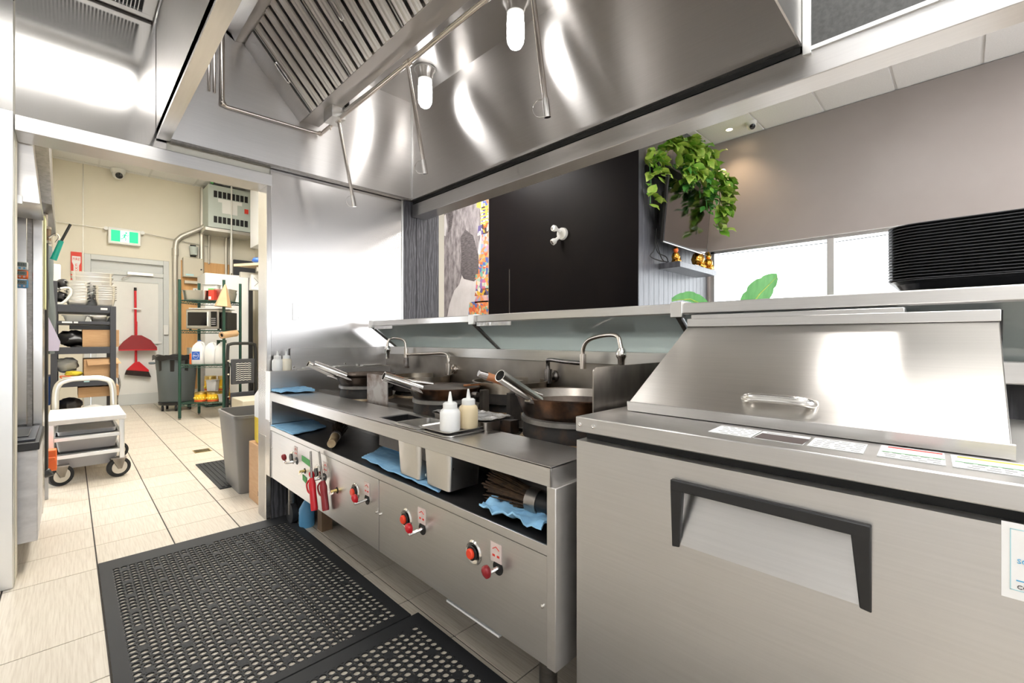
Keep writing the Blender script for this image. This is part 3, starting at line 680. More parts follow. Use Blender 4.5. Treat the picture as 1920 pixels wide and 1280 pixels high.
MB().box(RX + 0.006, RY0 + 0.02, 0.545, RX + 0.010, RY1, 0.552).build('panel_gap', 'gap_black', rg)
MB().box(RX, RY0 - 0.014, 0.278, 0.945, RY0 + 0.014, 0.72).build('end_post', 'steel_soft', rg, bevel=0.002)
MB().box(RX + 0.12, RY0 + 0.01, 0.27, 1.58, RY1 - 0.02, 0.30).build('underside', 'steel_dark', rg)
MB().prism([(0.838, 0.90, 0.258), (1.05, 0.90, 0.258), (1.05, 0.90, 0.264), (0.838, 0.90, 0.264)], (0, 0.24, 0)).build('drip_tray', 'white_enamel', rg)
MB().box(0.845, 1.60, 0.268, 1.05, 2.05, 0.274).build('drip_tray', 'white_enamel', rg)
MB().box(1.025, RY0 + 0.004, 0.735, 1.60, RY1, 0.752).build('deck', 'deck_greasy', rg, 'greasy steel deck under the woks')
MB().box(1.021, RY0 + 0.004, 0.735, 1.027, RY1, 0.766).build('deck_edge', 'steel_greasy', rg)
MB().box(1.60, RY0 - 0.45, 0.735, 1.63, RY1 + 0.08, 0.975).build('backguard', 'steel_greasy', rg, 'smoke stained backguard')
MB().box(RX, RY1 + 0.001, 0.60, 1.60, W1 - 0.001, 0.888).build('side_riser', 'steel_x', rg, 'raised steel side ledge by the wall', bevel=0.002)
MB().box(RX - 0.002, RY1 + 0.001, 0.277, 0.87, W1 - 0.02, 0.60).build('side_leg', 'steel_v', rg, bevel=0.002)
# side splashes
def plate_y(y0, y1, x0, x1, z0, z1, rc):
    p = [(x0, y0, z0), (x1, y0, z0), (x1, y0, z1)]
    for k in range(5):
        a = R(90 + 90 * k / 4); p.append((x0 + rc + rc * math.cos(a), y0, z1 - rc + rc * math.sin(a)))
    return MB().prism(p, (0, y1 - y0, 0))
plate_y(0.688, 0.692, 0.982, 1.62, 0.75, 1.003, 0.015).build('side_splash', 'steel_greasy', rg, 'steel splash plate next to the fridge')
plate_y(2.895, 2.899, 0.96, 1.61, 0.888, 1.02, 0.01).build('side_splash', 'steel_x', rg, 'low steel splash plate on the wall side')
MB().cyl((0.978, 2.894, 0.905), (0.978, 2.888, 0.905), 0.005).build('splash_bolt', 'chrome', rg)
MB().cyl((1.30, 2.894, 0.912), (1.30, 2.888, 0.912), 0.005).build('splash_bolt', 'chrome', rg)
b = MB(); b.box(0.98, 2.84, 0.888, 1.58, 2.885, 0.894)
for k in range(3): b.box(1.02 + 0.19 * k, 2.835, 0.894, 1.16 + 0.19 * k, 2.88, 0.902)
b.build('ledge_pans', 'steel_pan', rg, bevel=0.002)
for (yy, zz) in ((1.572, 0.42), (1.543, 0.42), (0.733, 0.42), (2.80, 0.45)):
    MB().lathe([(0.0001, 0), (0.0045, 0), (0.0045, 0.004), (0.0001, 0.006)], (RX + 0.004, yy, zz), (-1, 0, 0), 10).build('screw', 'chrome', rg)
# legs under the range
for (xx, yy, rr, mt) in ((1.03, 2.55, 0.03, 'post_wood'),):
    MB().box(xx - rr, yy - rr, 0, xx + rr, yy + rr, 0.272).build('prop_block', mt, rg)
for (xx, yy) in ((0.93, 0.80), (1.5, 0.80), (1.5, 2.7)):
    MB().cyl((xx, yy, 0.05), (xx, yy, 0.272), 0.025).build('leg', 'steel_dark', rg)
    MB().cyl((xx - 0.014, yy, 0.045), (xx + 0.014, yy, 0.045), 0.045, n=20).build('caster', 'rubber', rg)
MB().cyl((0.93, 2.78, 0.05), (0.93, 2.78, 0.272), 0.02).build('leg', 'steel_dark', rg)
MB().cyl((0.915, 2.78, 0.06), (0.945, 2.78, 0.06), 0.06, n=20).build('caster', 'rubber', rg)
# controls
def igniter(y, z, button=True):
    k = MB().lathe([(0.0001, 0.002), (0.034, 0.002), (0.036, 0.0), (0.030, 0.006), (0.024, 0.004), (0.0001, 0.004)], (RX + 0.005, y, z), (-1, 0, 0), 24).build('igniter_bezel', 'chrome', rg)
    MB().lathe([(0.0001, 0.006), (0.020, 0.006), (0.020, 0.012), (0.0001, 0.012)], (RX + 0.005, y, z), (-1, 0, 0), 20).build('igniter_ring', 'black_plastic', k)
    if button: MB().lathe([(0.0001, 0.010), (0.015, 0.010), (0.015, 0.017), (0.012, 0.020), (0.0001, 0.020)], (RX + 0.005, y, z), (-1, 0, 0), 18).build('igniter_button', 'red_button', k)
def lever(y, z, yt, zt, knob='red_plastic', out=0.042):
    h = MB().lathe([(0.0001, 0), (0.020, 0), (0.020, 0.002), (0.0001, 0.002)], (RX + 0.005, y, z), (-1, 0, 0), 20).build('lever_slot', 'gap_black', rg)
    h2 = MB().tube(bez([(RX + 0.004, y, z), (RX - out * 0.6, y + 0.003, z - 0.004), (RX - out, (y + yt) / 2, z - 0.006), (RX - out * 0.9, yt, zt - 0.01)], 5), 0.006, 8).build('gas_lever', 'chrome', h)
    MB().lathe([(0.0001, 0), (0.008, 0.0), (0.012, 0.010), (0.0125, 0.021), (0.009, 0.029), (0.0001, 0.032)], (RX - out * 0.9, yt, zt - 0.012), (-0.25, 0.15, 1), 14).build('lever_knob', knob, h)
def wing(y, z):
    h = MB().lathe([(0.0001, 0), (0.014, 0), (0.014, 0.002), (0.0001, 0.002)], (RX + 0.005, y, z), (-1, 0, 0), 16).build('valve_hole', 'gap_black', rg)
    MB().cyl((RX + 0.002, y, z), (RX - 0.022, y, z), 0.007, 0.006).build('pilot_valve', 'brass', h)
    MB().prism([(RX - 0.018, y + 0.022, z - 0.010), (RX - 0.018, y + 0.006, z - 0.004), (RX - 0.018, y - 0.006, z - 0.004), (RX - 0.018, y - 0.022, z + 0.006), (RX - 0.018, y - 0.020, z - 0.004), (RX - 0.018, y, z - 0.014), (RX - 0.018, y + 0.02, z - 0.018)], (-0.003, 0, 0)).build('wing_handle', 'chrome', h)
def sticker(y, z):
    s = MB().box(RX + 0.0025, y - 0.022, z - 0.026, RX + 0.005, y + 0.022, z + 0.026).build('valve_sticker', 'sticker', rg)
    MB().tube([(RX + 0.002, y + 0.013, z + 0.008), (RX + 0.002, y, z + 0.016), (RX + 0.002, y - 0.013, z + 0.008)], 0.0012, 5).build('printed_arc', 'ink_red', s)
    MB().box(RX + 0.002, y + 0.004, z - 0.012, RX + 0.003, y + 0.014, z - 0.006).box(RX + 0.002, y - 0.014, z - 0.012, RX + 0.003, y - 0.004, z - 0.006).build('printed_words', 'ink_red', s)
igniter(2.475, 0.458, False); lever(2.412, 0.452, 2.462, 0.466, 'red_dark'); sticker(2.425, 0.497)
wing(2.302, 0.423); igniter(2.143, 0.45, False); lever(2.06, 0.447, 2.09, 0.456); sticker(2.05, 0.49)
wing(1.927, 0.417); igniter(1.75, 0.455); lever(1.65, 0.448, 1.658, 0.458); sticker(1.65, 0.490)
igniter(1.361, 0.456); lever(1.263, 0.450, 1.270, 0.460); sticker(1.265, 0.492)
igniter(0.998, 0.462); lever(0.895, 0.455, 0.892, 0.458, 'red_dark', 0.04); sticker(0.902, 0.494)
for (y, z, ww, hh) in ((2.285, 0.477, 0.055, 0.017), (2.302, 0.384, 0.026, 0.017)):
    MB().prism([(RX + 0.003, y + ww, z - hh + 0.006), (RX + 0.003, y - ww, z - hh - 0.004), (RX + 0.003, y - ww, z + hh - 0.006), (RX + 0.003, y + ww, z + hh)], (-0.0012, 0, 0)).build('green_tape', 'green_tape', rg)
# burner rings
def burner(cx, cy, r, z0=0.752, h=0.058):
    q = MB().lathe([(r - 0.02, 0), (r, 0), (r, h * 0.55), (r - 0.006, h), (r - 0.02, h), (r - 0.02, 0)], (cx, cy, z0), n=36).build('burner_ring', 'soot_rust', rg)
    MB().lathe([(r - 0.015, h + 0.006), (r + 0.004, h + 0.002), (r + 0.004, h + 0.016), (r - 0.010, h + 0.022), (r - 0.02, h + 0.018), (r - 0.015, h + 0.006)], (cx, cy, z0), n=36).build('support_ring', 'ring_grey', q)
    MB().lathe([(r, 0), (r + 0.012, 0), (r + 0.002, 0.010), (r, 0.010)], (cx, cy, z0), n=36).build('ash_crust', 'ash', q)
    MB().lathe([(0.0001, 0.002), (r - 0.02, 0.002)], (cx, cy, z0), n=24).build('burner_pit', 'soot', q)
burner(1.20, 0.915, 0.175); burner(1.15, 1.577, 0.132); burner(1.17, 2.33, 0.140)
burner(1.44, 1.47, 0.145, h=0.04); burner(1.455, 2.23, 0.145, h=0.03)
MB().box(1.05, 1.885, 0.75, 1.054, 2.085, 0.905).build('heat_shield', 'burnt_plate', rg, 'burnt and rust streaked upright plate')
MB().box(1.03, 1.80, 0.752, 1.06, 1.875, 0.760).build('steel_tab', 'steel_pan', rg)
b = MB(); b.box(1.22, 1.245, 0.752, 1.28, 1.265, 0.865); b.build('heat_shield', 'soot', rg)
b = MB(); b.box(1.20, 1.385, 0.752, 1.235, 1.405, 0.868); b.build('heat_shield', 'steel_greasy', rg)
MB().tube(bez([(1.17, 1.44, 0.80), (1.165, 1.43, 0.845), (1.17, 1.38, 0.853)], 5), 0.011, 8).build('gas_elbow', 'dark_pipe', rg)
MB().box(1.06, 1.08, 0.755, 1.10, 1.13, 0.80).build('gas_block', 'soot_rust', rg)

# ---- woks
def wok(cx, cy, zr, r, dep, handle, label, outer='wok_iron', band=False, filled=False):
    t = thing('wok', label, 'wok', (cx, cy, zr - dep), 'woks on the range')
    prof = [(0.0001, 0)] + [(r * a, dep * b_) for a, b_ in ((0.35, 0.03), (0.60, 0.13), (0.76, 0.30), (0.86, 0.50), (0.93, 0.72), (0.975, 0.90), (1.0, 1.0))]
    out = [(p[0], p[1]) for p in prof]
    MB().lathe(out + [(r + 0.003, dep), (r - 0.001, dep + 0.003)], (cx, cy, zr - dep), n=44).build('outside', outer, t)
    MB().lathe([(max(p[0] - 0.004, 0.0001), p[1] + 0.004) for p in prof[:-1]] + [(r - 0.004, dep), (r - 0.001, dep + 0.003)], (cx, cy, zr - dep), n=44).build('inside', 'wok_inside', t)
    if band:
        MB().lathe([(0.943 * r - 0.0058, dep * 0.785), (0.975 * r - 0.0058, dep * 0.90), (r - 0.0062, dep)], (cx, cy, zr - dep), n=44).build('scoured_band', 'wok_band', t)
    if handle:
        p0, p1, rr = handle
        h = MB().pipe(p1, p0, rr, 0.0025).build('tube_handle', 'chrome', t)
        d = (Vector(p0) - Vector(p1)).normalized()
        MB().lathe([(0.0001, 0), (rr - 0.0025, 0)], Vector(p1) + d * 0.015, d, 14).build('handle_bore', 'gap_black', h)
        MB().prism([(Vector(p0) + Vector((0.0, 0.03, -0.012))), (Vector(p0) + Vector((0.03, 0.035, -0.02))), (Vector(p0) + Vector((0.03, -0.035, -0.02))), (Vector(p0) + Vector((0.0, -0.03, -0.012))), (Vector(p0) + Vector((-0.05, -0.012, 0.012))), (Vector(p0) + Vector((-0.05, 0.012, 0.012)))], (0, 0, -0.008)).build('handle_bracket', 'steel_greasy', h)
    return t
wok(1.20, 0.915, 0.893, 0.197, 0.130, ((1.045, 0.94, 0.882), (0.88, 0.94, 0.973), 0.0185), 'rust-browned wok with steel tube handle beside the fridge', 'wok_rust', True)
wB = wok(1.15, 1.577, 0.872, 0.152, 0.085, ((1.02, 1.559, 0.874), (0.87, 1.591, 0.933), 0.0175), 'flat scorched wok with steel tube handle on the middle burner', 'wok_rust')
MB().lathe([(0.0001, 0.0), (0.144, 0.0), (0.144, 0.004), (0.10, 0.010), (0.0001, 0.012)], (1.15, 1.577, 0.864), n=40).build('burnt_lid', 'wok_inside', wB)
wok(1.17, 2.33, 0.872, 0.158, 0.085, ((1.03, 2.39, 0.874), (0.88, 2.395, 0.947), 0.0155), 'black wok on the burner nearest the steel wall, lower of the nested pair')
wok(1.17, 2.33, 0.884, 0.155, 0.083, ((1.03, 2.275, 0.884), (0.88, 2.311, 0.952), 0.0155), 'black wok nested on top of the one nearest the steel wall')
# ---- stock pots behind the woks
def pot(cx, cy, z0, r, h, label):
    t = thing('stock_pot', label, 'pot', (cx, cy, z0), 'stock pots on the back burners')
    MB().lathe([(0.0001, 0), (r, 0), (r, h * 0.5)], (cx, cy, z0), n=44).build('sooty_side', 'soot', t)
    MB().lathe([(r, h * 0.5), (r, h), (r + 0.006, h), (r + 0.006, h + 0.004), (r - 0.003, h + 0.004), (r - 0.003, 0.05)], (cx, cy, z0), n=44).build('rim', 'pot_steel', t)
    MB().lathe([(0.0001, 0.05), (r - 0.003, 0.05)], (cx, cy, z0), n=32).build('water', 'black_gloss', t)
    return t
pot(1.44, 1.47, 0.800, 0.168, 0.084, 'wide shallow steel pot behind the rust-browned wok')
pot(1.455, 2.23, 0.79, 0.170, 0.072, 'wide steel pot with a blackened side behind the middle wok')
# ladle and spatula handles
t = thing('ladle', 'ladle with an orange-brown wooden handle lying across the pot', 'ladle', (1.12, 1.11, 0.89))
p0, p1 = Vector((0.905, 0.985, 0.952)), Vector((1.005, 0.945, 0.912))
p0 = Vector((0.93, 1.055, 0.962)); p1 = Vector((1.045, 1.012, 0.917))
MB().cyl(p0, p1, 0.013, 0.011).build('wooden_grip', 'handle_wood', t)
MB().cyl(p0 - (p1 - p0).normalized() * 0.028, p0, 0.010, 0.013).build('end_cap', 'dark_pipe', t)
MB().cyl(p1, p1 + (p1 - p0) * 0.6, 0.006).build('shaft', 'chrome', t)
t = thing('spatula', 'spatula with a brown wooden grip beside the middle wok', 'spatula', (1.05, 1.75, 0.86))
MB().cyl((0.99, 1.80, 0.918), (1.06, 1.765, 0.893), 0.014, 0.012).build('wooden_grip', 'handle_wood', t)
MB().cyl((0.985, 1.803, 0.920), (0.99, 1.80, 0.918), 0.015).build('end_cap', 'steel_greasy', t)
MB().cyl((1.06, 1.765, 0.893), (1.18, 1.705, 0.872), 0.006).build('shaft', 'chrome', t)
t = thing('flat_ladle', 'thin flat ladle resting on the rim of the back pot', 'ladle', (1.3, 1.42, 0.885))
MB().box(1.20, 1.46, 0.886, 1.46, 1.468, 0.889).build('shaft', 'pot_steel', t)
MB().lathe([(0.0001, 0), (0.05, 0.0), (0.052, 0.004), (0.0001, 0.004)], (1.42, 1.44, 0.886), n=24).build('bowl', 'pot_steel', t)
tag(MB().box(1.19, 1.485, 0.876, 1.33, 1.50, 0.884).build('wooden_stick', 'handle_wood', bevel=0.002), 'thin wooden stick lying across the left edge of the back pot', 'stick')
# ---- faucets
def faucet(name, label, mount, pts, goose, tip, mt):
    t = thing(name, label, 'faucet', mount, 'wok faucets')
    MB().lathe([(0.0001, 0), (0.028, 0), (0.026, 0.012), (0.014, 0.018), (0.014, 0.05), (0.0001, 0.05)], mount, (-1, 0, 0), 20).build('wall_flange', mt, t)
    MB().cyl((mount[0] - 0.045, mount[1], mount[2] - 0.03), (mount[0] - 0.045, mount[1], mount[2] + 0.035), 0.018).build('valve_body', mt, t)
    MB().tube(bez(pts, 6), 0.0095, 10).build('swing_arm', mt, t)
    MB().cyl(goose[0] - Vector((0, 0, 0.03)), goose[0] + Vector((0, 0, 0.03)), 0.014).build('swivel_joint', 'chrome_pipe', t)
    MB().tube(bez(goose, 6), 0.0085, 10).build('gooseneck', 'chrome_pipe', t)
    a = Vector(tip)
    MB().lathe([(0.0001, 0.032), (0.012, 0.032), (0.019, 0.018), (0.019, 0.002), (0.013, -0.008), (0.011, -0.05), (0.0001, -0.05)], a, n=18).build('spout_head', 'chrome', t)
    return t
V = Vector
faucet('wall_faucet', 'swing faucet on the backguard behind the rust-browned wok', (1.60, 1.338, 0.905),
       [V((1.555, 1.338, 0.93)), V((1.553, 1.338, 0.965)), V((1.54, 1.32, 0.983)), V((1.52, 1.22, 0.980)), V((1.50, 1.11, 0.977))],
       [V((1.50, 1.104, 0.985)), V((1.498, 1.10, 1.04)), V((1.485, 1.06, 1.075)), V((1.45, 0.96, 1.092)), V((1.432, 0.90, 1.088)), V((1.425, 0.882, 1.058)), V((1.42, 0.875, 1.03))], (1.42, 0.875, 1.012), 'dark_pipe')
faucet('wall_faucet', 'swing faucet on the backguard nearer the steel wall', (1.60, 2.093, 0.90),
       [V((1.555, 2.093, 0.925)), V((1.555, 2.095, 0.965)), V((1.56, 2.13, 0.992)), V((1.555, 2.28, 0.988)), V((1.552, 2.54, 0.975))],
       [V((1.55, 2.545, 0.985)), V((1.55, 2.55, 1.04)), V((1.54, 2.56, 1.07)), V((1.50, 2.60, 1.083)), V((1.47, 2.61, 1.075)), V((1.455, 2.61, 1.045)), V((1.452, 2.605, 1.02))], (1.45, 2.60, 1.0), 'chrome_pipe')
tag(MB().cyl((1.55, 2.545, 0.90), (1.55, 2.545, 0.955), 0.017).box(1.535, 2.53, 0.888, 1.565, 2.56, 0.90).build('pipe_stub', 'burnt_plate'), 'rusty pipe stub under the faucet nearer the steel wall', 'pipe')

# ---- things on the ledge
def steam_pan(cy, label):
    o = MB().pan(0.918, cy, 0.592, 0.150, 0.150, 0.182, 0.022, 0.012, 0.010, 0.0015, 4).build('steam_pan', 'steel_pan', ang=50)
    return tag(o, label, 'steam pan', 'steam pans hung in the ledge')
steam_pan(1.385, 'deep steam pan hung in the ledge, nearer the doorway'); steam_pan(1.213, 'deep steam pan hung in the ledge under the squeeze bottles')
tag(MB().pan(0.92, 1.225, 0.778, 0.155, 0.165, 0.006, 0.02, 0.004, 0.006, 0.0012, 4).build('pan_cover', 'steel_pan', ang=50), 'flat steel lid under the two squeeze bottles', 'cover')
def squeeze(cx, cy, z, r, h, mt, label, cap='bottle_white', tip=0.032):
    t = thing('squeeze_bottle', label, 'bottle', (cx, cy, z), 'squeeze bottles')
    MB().lathe([(0.0001, 0), (r * 0.95, 0), (r, 0.006), (r, h * 0.78), (r * 0.9, h * 0.9), (r * 0.62, h), (0.0001, h)], (cx, cy, z), n=24).build('body', mt, t)
    c = MB().lathe([(r * 0.66, 0), (r * 0.70, 0.002), (r * 0.70, 0.018), (r * 0.55, 0.022), (0.0001, 0.022)], (cx, cy, z + h - 0.004), n=24).build('cap', cap, t)
    MB().lathe([(r * 0.26, 0), (r * 0.09, tip), (0.0001, tip)], (cx, cy, z + h + 0.016), n=12).build('nozzle', cap, c)
squeeze(0.875, 1.17, 0.784, 0.033, 0.072, 'bottle_white', 'white squeeze bottle in front on the pan lid', tip=0.036)
squeeze(0.945, 1.163, 0.784, 0.032, 0.078, 'sauce_cream', 'tan sauce squeeze bottle behind the white one on the pan lid', tip=0.034)
squeeze(0.878, 2.866, 0.888, 0.030, 0.072, 'bottle_white', 'white squeeze bottle on the raised ledge by the jamb', tip=0.03)
squeeze(0.925, 2.862, 0.888, 0.030, 0.072, 'bottle_pale', 'cream filled squeeze bottle on the raised ledge by the steel wall', tip=0.03)
t = thing('wrapped_tray', 'steel tray covered with crinkled cling film behind the squeeze bottles', 'tray', (1.04, 1.28, 0.752))
MB().pan(1.055, 1.28, 0.753, 0.13, 0.30, 0.046, 0.012, 0.004, 0.008, 0.002, 3).build('tray', 'steel_greasy', t)
mb = MB(); vs = []; nx, ny = 10, 18
for j in range(ny + 1):
    for i in range(nx + 1):
        p = V((0.985 + 0.14 * i / nx, 1.125 + 0.31 * j / ny, 0)); vs.append((p.x, p.y, 0.802 + 0.010 * abs(noise.noise(p * 30)) + 0.004 * noise.noise(p * 70)))
mb.add(vs, [(j * (nx + 1) + i, j * (nx + 1) + i + 1, (j + 1) * (nx + 1) + i + 1, (j + 1) * (nx + 1) + i) for j in range(ny) for i in range(nx)])
mb.build('cling_film', 'clear_wrap', t, ang=20)
# cloths
cloth('wiping_cloth', [(0.835, 2.825, 0.769), (1.02, 2.822, 0.769), (1.005, 2.62, 0.769), (0.838, 2.69, 0.769)], 16, 12, 0.014, 1.3, 'cloth_blue', 'folded blue cloth on top of the ledge by the jamb', 0.012)
cloth('wiping_cloth', [(0.822, 2.80, 0.575), (1.06, 2.80, 0.575), (1.03, 2.53, 0.575), (0.825, 2.45, 0.575)], 14, 12, 0.006, 4.1, 'cloth_blue', 'flat blue cloth at the doorway end of the lower shelf', 0.006)
cloth('wiping_cloth', [(0.865, 1.77, 0.573), (1.08, 1.90, 0.573), (1.08, 1.28, 0.573), (0.845, 1.20, 0.573)], 30, 14, 0.016, 7.7, 'cloth_blue', 'wide spread blue cloth under the hanging steam pans', 0.005, 0.0)
mb = MB().tube(bez([(1.07, 1.90, 0.60), (1.03, 1.75, 0.602), (1.06, 1.55, 0.598), (1.07, 1.35, 0.60)], 6), [0.018] * 19, 8)
tag(mb.build('rolled_cloth', 'cloth_blue'), 'rolled blue cloth at the back of the wide spread cloth', 'cloth', 'blue wiping cloths')
cloth('wiping_cloth', [(0.842, 0.99, 0.573), (0.99, 0.975, 0.573), (0.97, 0.74, 0.573), (0.838, 0.745, 0.573)], 22, 16, 0.045, 2.2, 'cloth_blue', 'crumpled blue cloth under the big brush at the fridge end', 0.006)
# brushes
def bamboo_brush(name, label, p0, p1, p2, r, n, spread, seed, wood_='brush_wood'):
    t = thing(name, label, 'brush', p0, 'wok brushes'); rnd = random.Random(seed)
    p0, p1, p2 = V(p0), V(p1), V(p2)
    h = MB().cyl(p0, p1, r * 0.85, r, 16).build('handle', wood_, t)
    d = (p1 - p0).normalized()
    MB().cyl(p1 - d * 0.03, p1 + d * 0.005, r * 1.08, r * 1.1, 16).build('ferrule', 'steel_greasy', t)
    mb = MB(); u = d.cross(V((0, 0, 1))).normalized(); w_ = u.cross(d)
    for k in range(n):
        a = rnd.uniform(0, 2 * math.pi); q = math.sqrt(rnd.random())
        s_ = p1 + (u * math.cos(a) + w_ * math.sin(a)) * r * q * 0.9
        e_ = p2 + (u * math.cos(a) + w_ * math.sin(a)) * spread * q + d * rnd.uniform(-0.02, 0.012)
        e_.z = max(e_.z, 0.58)
        mb.cyl(s_, e_, 0.0022, 0.0012, 4)
    o = mb.build('bristles', 'bristle', t, smooth=False); o['kind'] = 'stuff'
bamboo_brush('wok_brush', 'bamboo brush with a round wooden handle pointing out of the shelf', (0.845, 2.02, 0.602), (0.93, 2.17, 0.602), (1.02, 2.33, 0.615), 0.022, 130, 0.042, 3)
bamboo_brush('wok_brush', 'big bamboo brush with a steel ferrule at the fridge end of the shelf', (0.93, 0.76, 0.628), (0.915, 0.85, 0.632), (0.93, 1.02, 0.63), 0.030, 220, 0.055, 5, 'black_plastic')
t = thing('scrub_brush', 'small white handled scrub brush lying on the spread blue cloth', 'brush', (0.90, 1.41, 0.59))
MB().prism([(0.918, 1.45, 0.598), (0.908, 1.40, 0.598), (0.899, 1.36, 0.598), (0.897, 1.325, 0.598), (0.882, 1.318, 0.598), (0.872, 1.335, 0.598), (0.880, 1.37, 0.598), (0.882, 1.41, 0.598), (0.890, 1.455, 0.598)], (0, 0, 0.012)).build('handle', 'white_plastic', t, bevel=0.003)
mb = MB(); rnd = random.Random(8)
for k in range(90):
    p = V((rnd.uniform(0.892, 0.918), rnd.uniform(1.42, 1.49), 0.590)); mb.cyl(p, p + V((rnd.uniform(-.01, .01), rnd.uniform(0.0, .02), 0.026)), 0.0016, 0.0012, 4)
mb.build('bristles', 'bristle_dark', t, smooth=False)['kind'] = 'stuff'
# red lighters hanging on a lever
def lighter(name, label, top, mid, bot, body, stem):
    t = thing(name, label, 'lighter', bot); top, mid, bot = V(top), V(mid), V(bot)
    MB().cyl(mid, top, 0.0055, 0.0045, 10).build('metal_stem', stem, t)
    d = (mid - bot); L = d.length
    MB().lathe([(0.0001, 0), (0.014, 0.0), (0.0155, 0.01), (0.0145, L * 0.55), (0.016, L * 0.8), (0.010, L), (0.0001, L)], bot, d, 14).build('body', body, t)
    g = mid - d * 0.22
    MB().tube(bez([g + V((-0.01, 0.012, 0.02)), g + V((-0.016, 0.022, 0.0)), g + V((-0.012, 0.016, -0.03)), g + V((-0.004, 0.004, -0.04))], 4), 0.004, 6).build('trigger', body, t)
lighter('gas_lighter', 'red long nosed lighter hanging in front on the range panel', (0.790, 2.118, 0.56), (0.778, 2.075, 0.45), (0.776, 2.035, 0.315), 'red_plastic', 'dark_pipe')
lighter('gas_lighter', 'second red lighter hanging behind the front one on the panel', (0.815, 2.085, 0.56), (0.810, 2.03, 0.44), (0.808, 1.99, 0.318), 'red_dark', 'steel_dark')
# bottle stored under the range
t = thing('spray_bottle', 'blue plastic bottle stored under the range', 'bottle', (0.975, 2.67, 0))
MB().lathe([(0.0001, 0), (0.04, 0), (0.042, 0.01), (0.042, 0.10), (0.02, 0.14), (0.012, 0.15), (0.0001, 0.15)], (0.975, 2.67, 0), n=20).build('body', 'blue_plastic', t)
MB().cyl((0.975, 2.67, 0.15), (0.975, 2.67, 0.18), 0.014).build('cap', 'blue_cable', t)

# ================================================================== REFRIGERATED PREP COUNTER
FX = 0.868; FY0, FY1 = -0.115, 0.661
fg = thing('prep_fridge', 'stainless refrigerated prep counter with a sloped lid and one door', 'fridge', (1.2, 0.27, 0))
MB().box(FX + 0.045, FY0 + 0.004, 0.12, 1.56, FY1 - 0.006, 0.855).build('body', 'steel_v', fg, bevel=0.002)
MB().box(FX + 0.03, FY0 + 0.01, 0.835, FX + 0.05, FY1 - 0.012, 0.858).build('door_gap', 'gap_black', fg)
b = MB(); b.box(FX, FY0, 0.8925 - 0.036, 1.56, FY1, 0.8925)
wt_ = b.build('worktop', 'steel_y', fg, bevel=0.003)
for yy in (0.647, 0.609):
    MB().lathe([(0.0001, 0), (0.0055, 0), (0.005, 0.002), (0.0025, 0.003), (0.0001, 0.0015)], (FX, yy, 0.8745), (-1, 0, 0), 14).build('rivet', 'chrome', wt_)
# door with a scooped grip
dz0, dz1 = 0.14, 0.836; gy0, gy1, gz0, gz1 = 0.108, 0.402, 0.668, 0.776
b = MB(); b.box(FX, gy1, dz0, FX + 0.04, FY1 - 0.004, dz1); b.box(FX, FY0, dz0, FX + 0.04, gy0, dz1); b.box(FX, gy0, gz1, FX + 0.04, gy1, dz1); b.box(FX, gy0, dz0, FX + 0.04, gy1, gz0)
dr = b.build('door', 'steel_y', fg, 'brushed steel door with scooped grip')
b = MB(); b.prism([(FX, gy0, gz0), (FX + 0.034, gy0, gz1), (FX + 0.04, gy0, gz1), (FX + 0.04, gy0, gz0)], (0, gy1 - gy0, 0)); b.build('grip_scoop', 'steel_y', dr)
def pz(z): return 0.7735 + z
hb = MB()
hb.box(FX - 0.010, 0.100, 0.776, FX + 0.012, 0.417, 0.797)
hb.prism([(FX - 0.010, 0.417, 0.780), (FX - 0.010, 0.392, 0.780), (FX - 0.002, 0.402, 0.662), (FX - 0.002, 0.417, 0.660)], (0.012, 0, 0))
hb.prism([(FX - 0.010, 0.125, 0.780), (FX - 0.010, 0.100, 0.780), (FX - 0.002, 0.100, 0.662), (FX - 0.002, 0.115, 0.664)], (0.012, 0, 0))
hb.build('door_handle', 'black_plastic', dr, 'black plastic handle frame', bevel=0.002)
# lid
ly0, ly1 = -0.050, 0.608
lid = MB().prism([(1.028, ly0, 0.894), (1.024, ly0, 0.917), (1.372, ly0, 1.117), (1.40, ly0, 1.117), (1.44, ly0, 0.894)], (0, ly1 - ly0, 0)).build('lid', 'steel_lid', fg, 'sloped steel lid', bevel=0.002)
MB().prism([(1.024, ly0 - 0.004, 0.8945), (1.020, ly0 - 0.004, 0.917), (1.024, ly0 - 0.004, 0.9185), (1.030, ly0 - 0.004, 0.8945)], (0, ly1 - ly0 + 0.008, 0)).build('lid_lip', 'steel_y', lid)
MB().box(1.366, ly0 - 0.002, 1.1155, 1.46, ly1, 1.140).build('hinge_cap', 'steel_y', fg, bevel=0.0015)
MB().box(1.370, ly0, 1.106, 1.45, ly1 - 0.002, 1.1155).build('cap_gap', 'gap_black', fg)
MB().box(1.39, 0.10, 1.140, 1.47, 0.606, 1.153).build('top_cap', 'steel_y', fg, bevel=0.0015)
MB().prism([(1.40, ly0 - 0.006, 1.14), (1.46, ly0 - 0.006, 1.14), (1.46, ly0 - 0.006, 1.03), (1.41, ly0 - 0.006, 1.09)], (0, 0.005, 0)).build('hinge_plate', 'black_plastic', fg)
MB().tube(bez([(1.085, 0.343, 0.943), (1.062, 0.340, 0.948), (1.050, 0.325, 0.952), (1.050, 0.28, 0.953), (1.050, 0.235, 0.952), (1.062, 0.220, 0.948), (1.085, 0.217, 0.943)], 5), 0.0105, 10).build('lid_handle', 'chrome', lid)
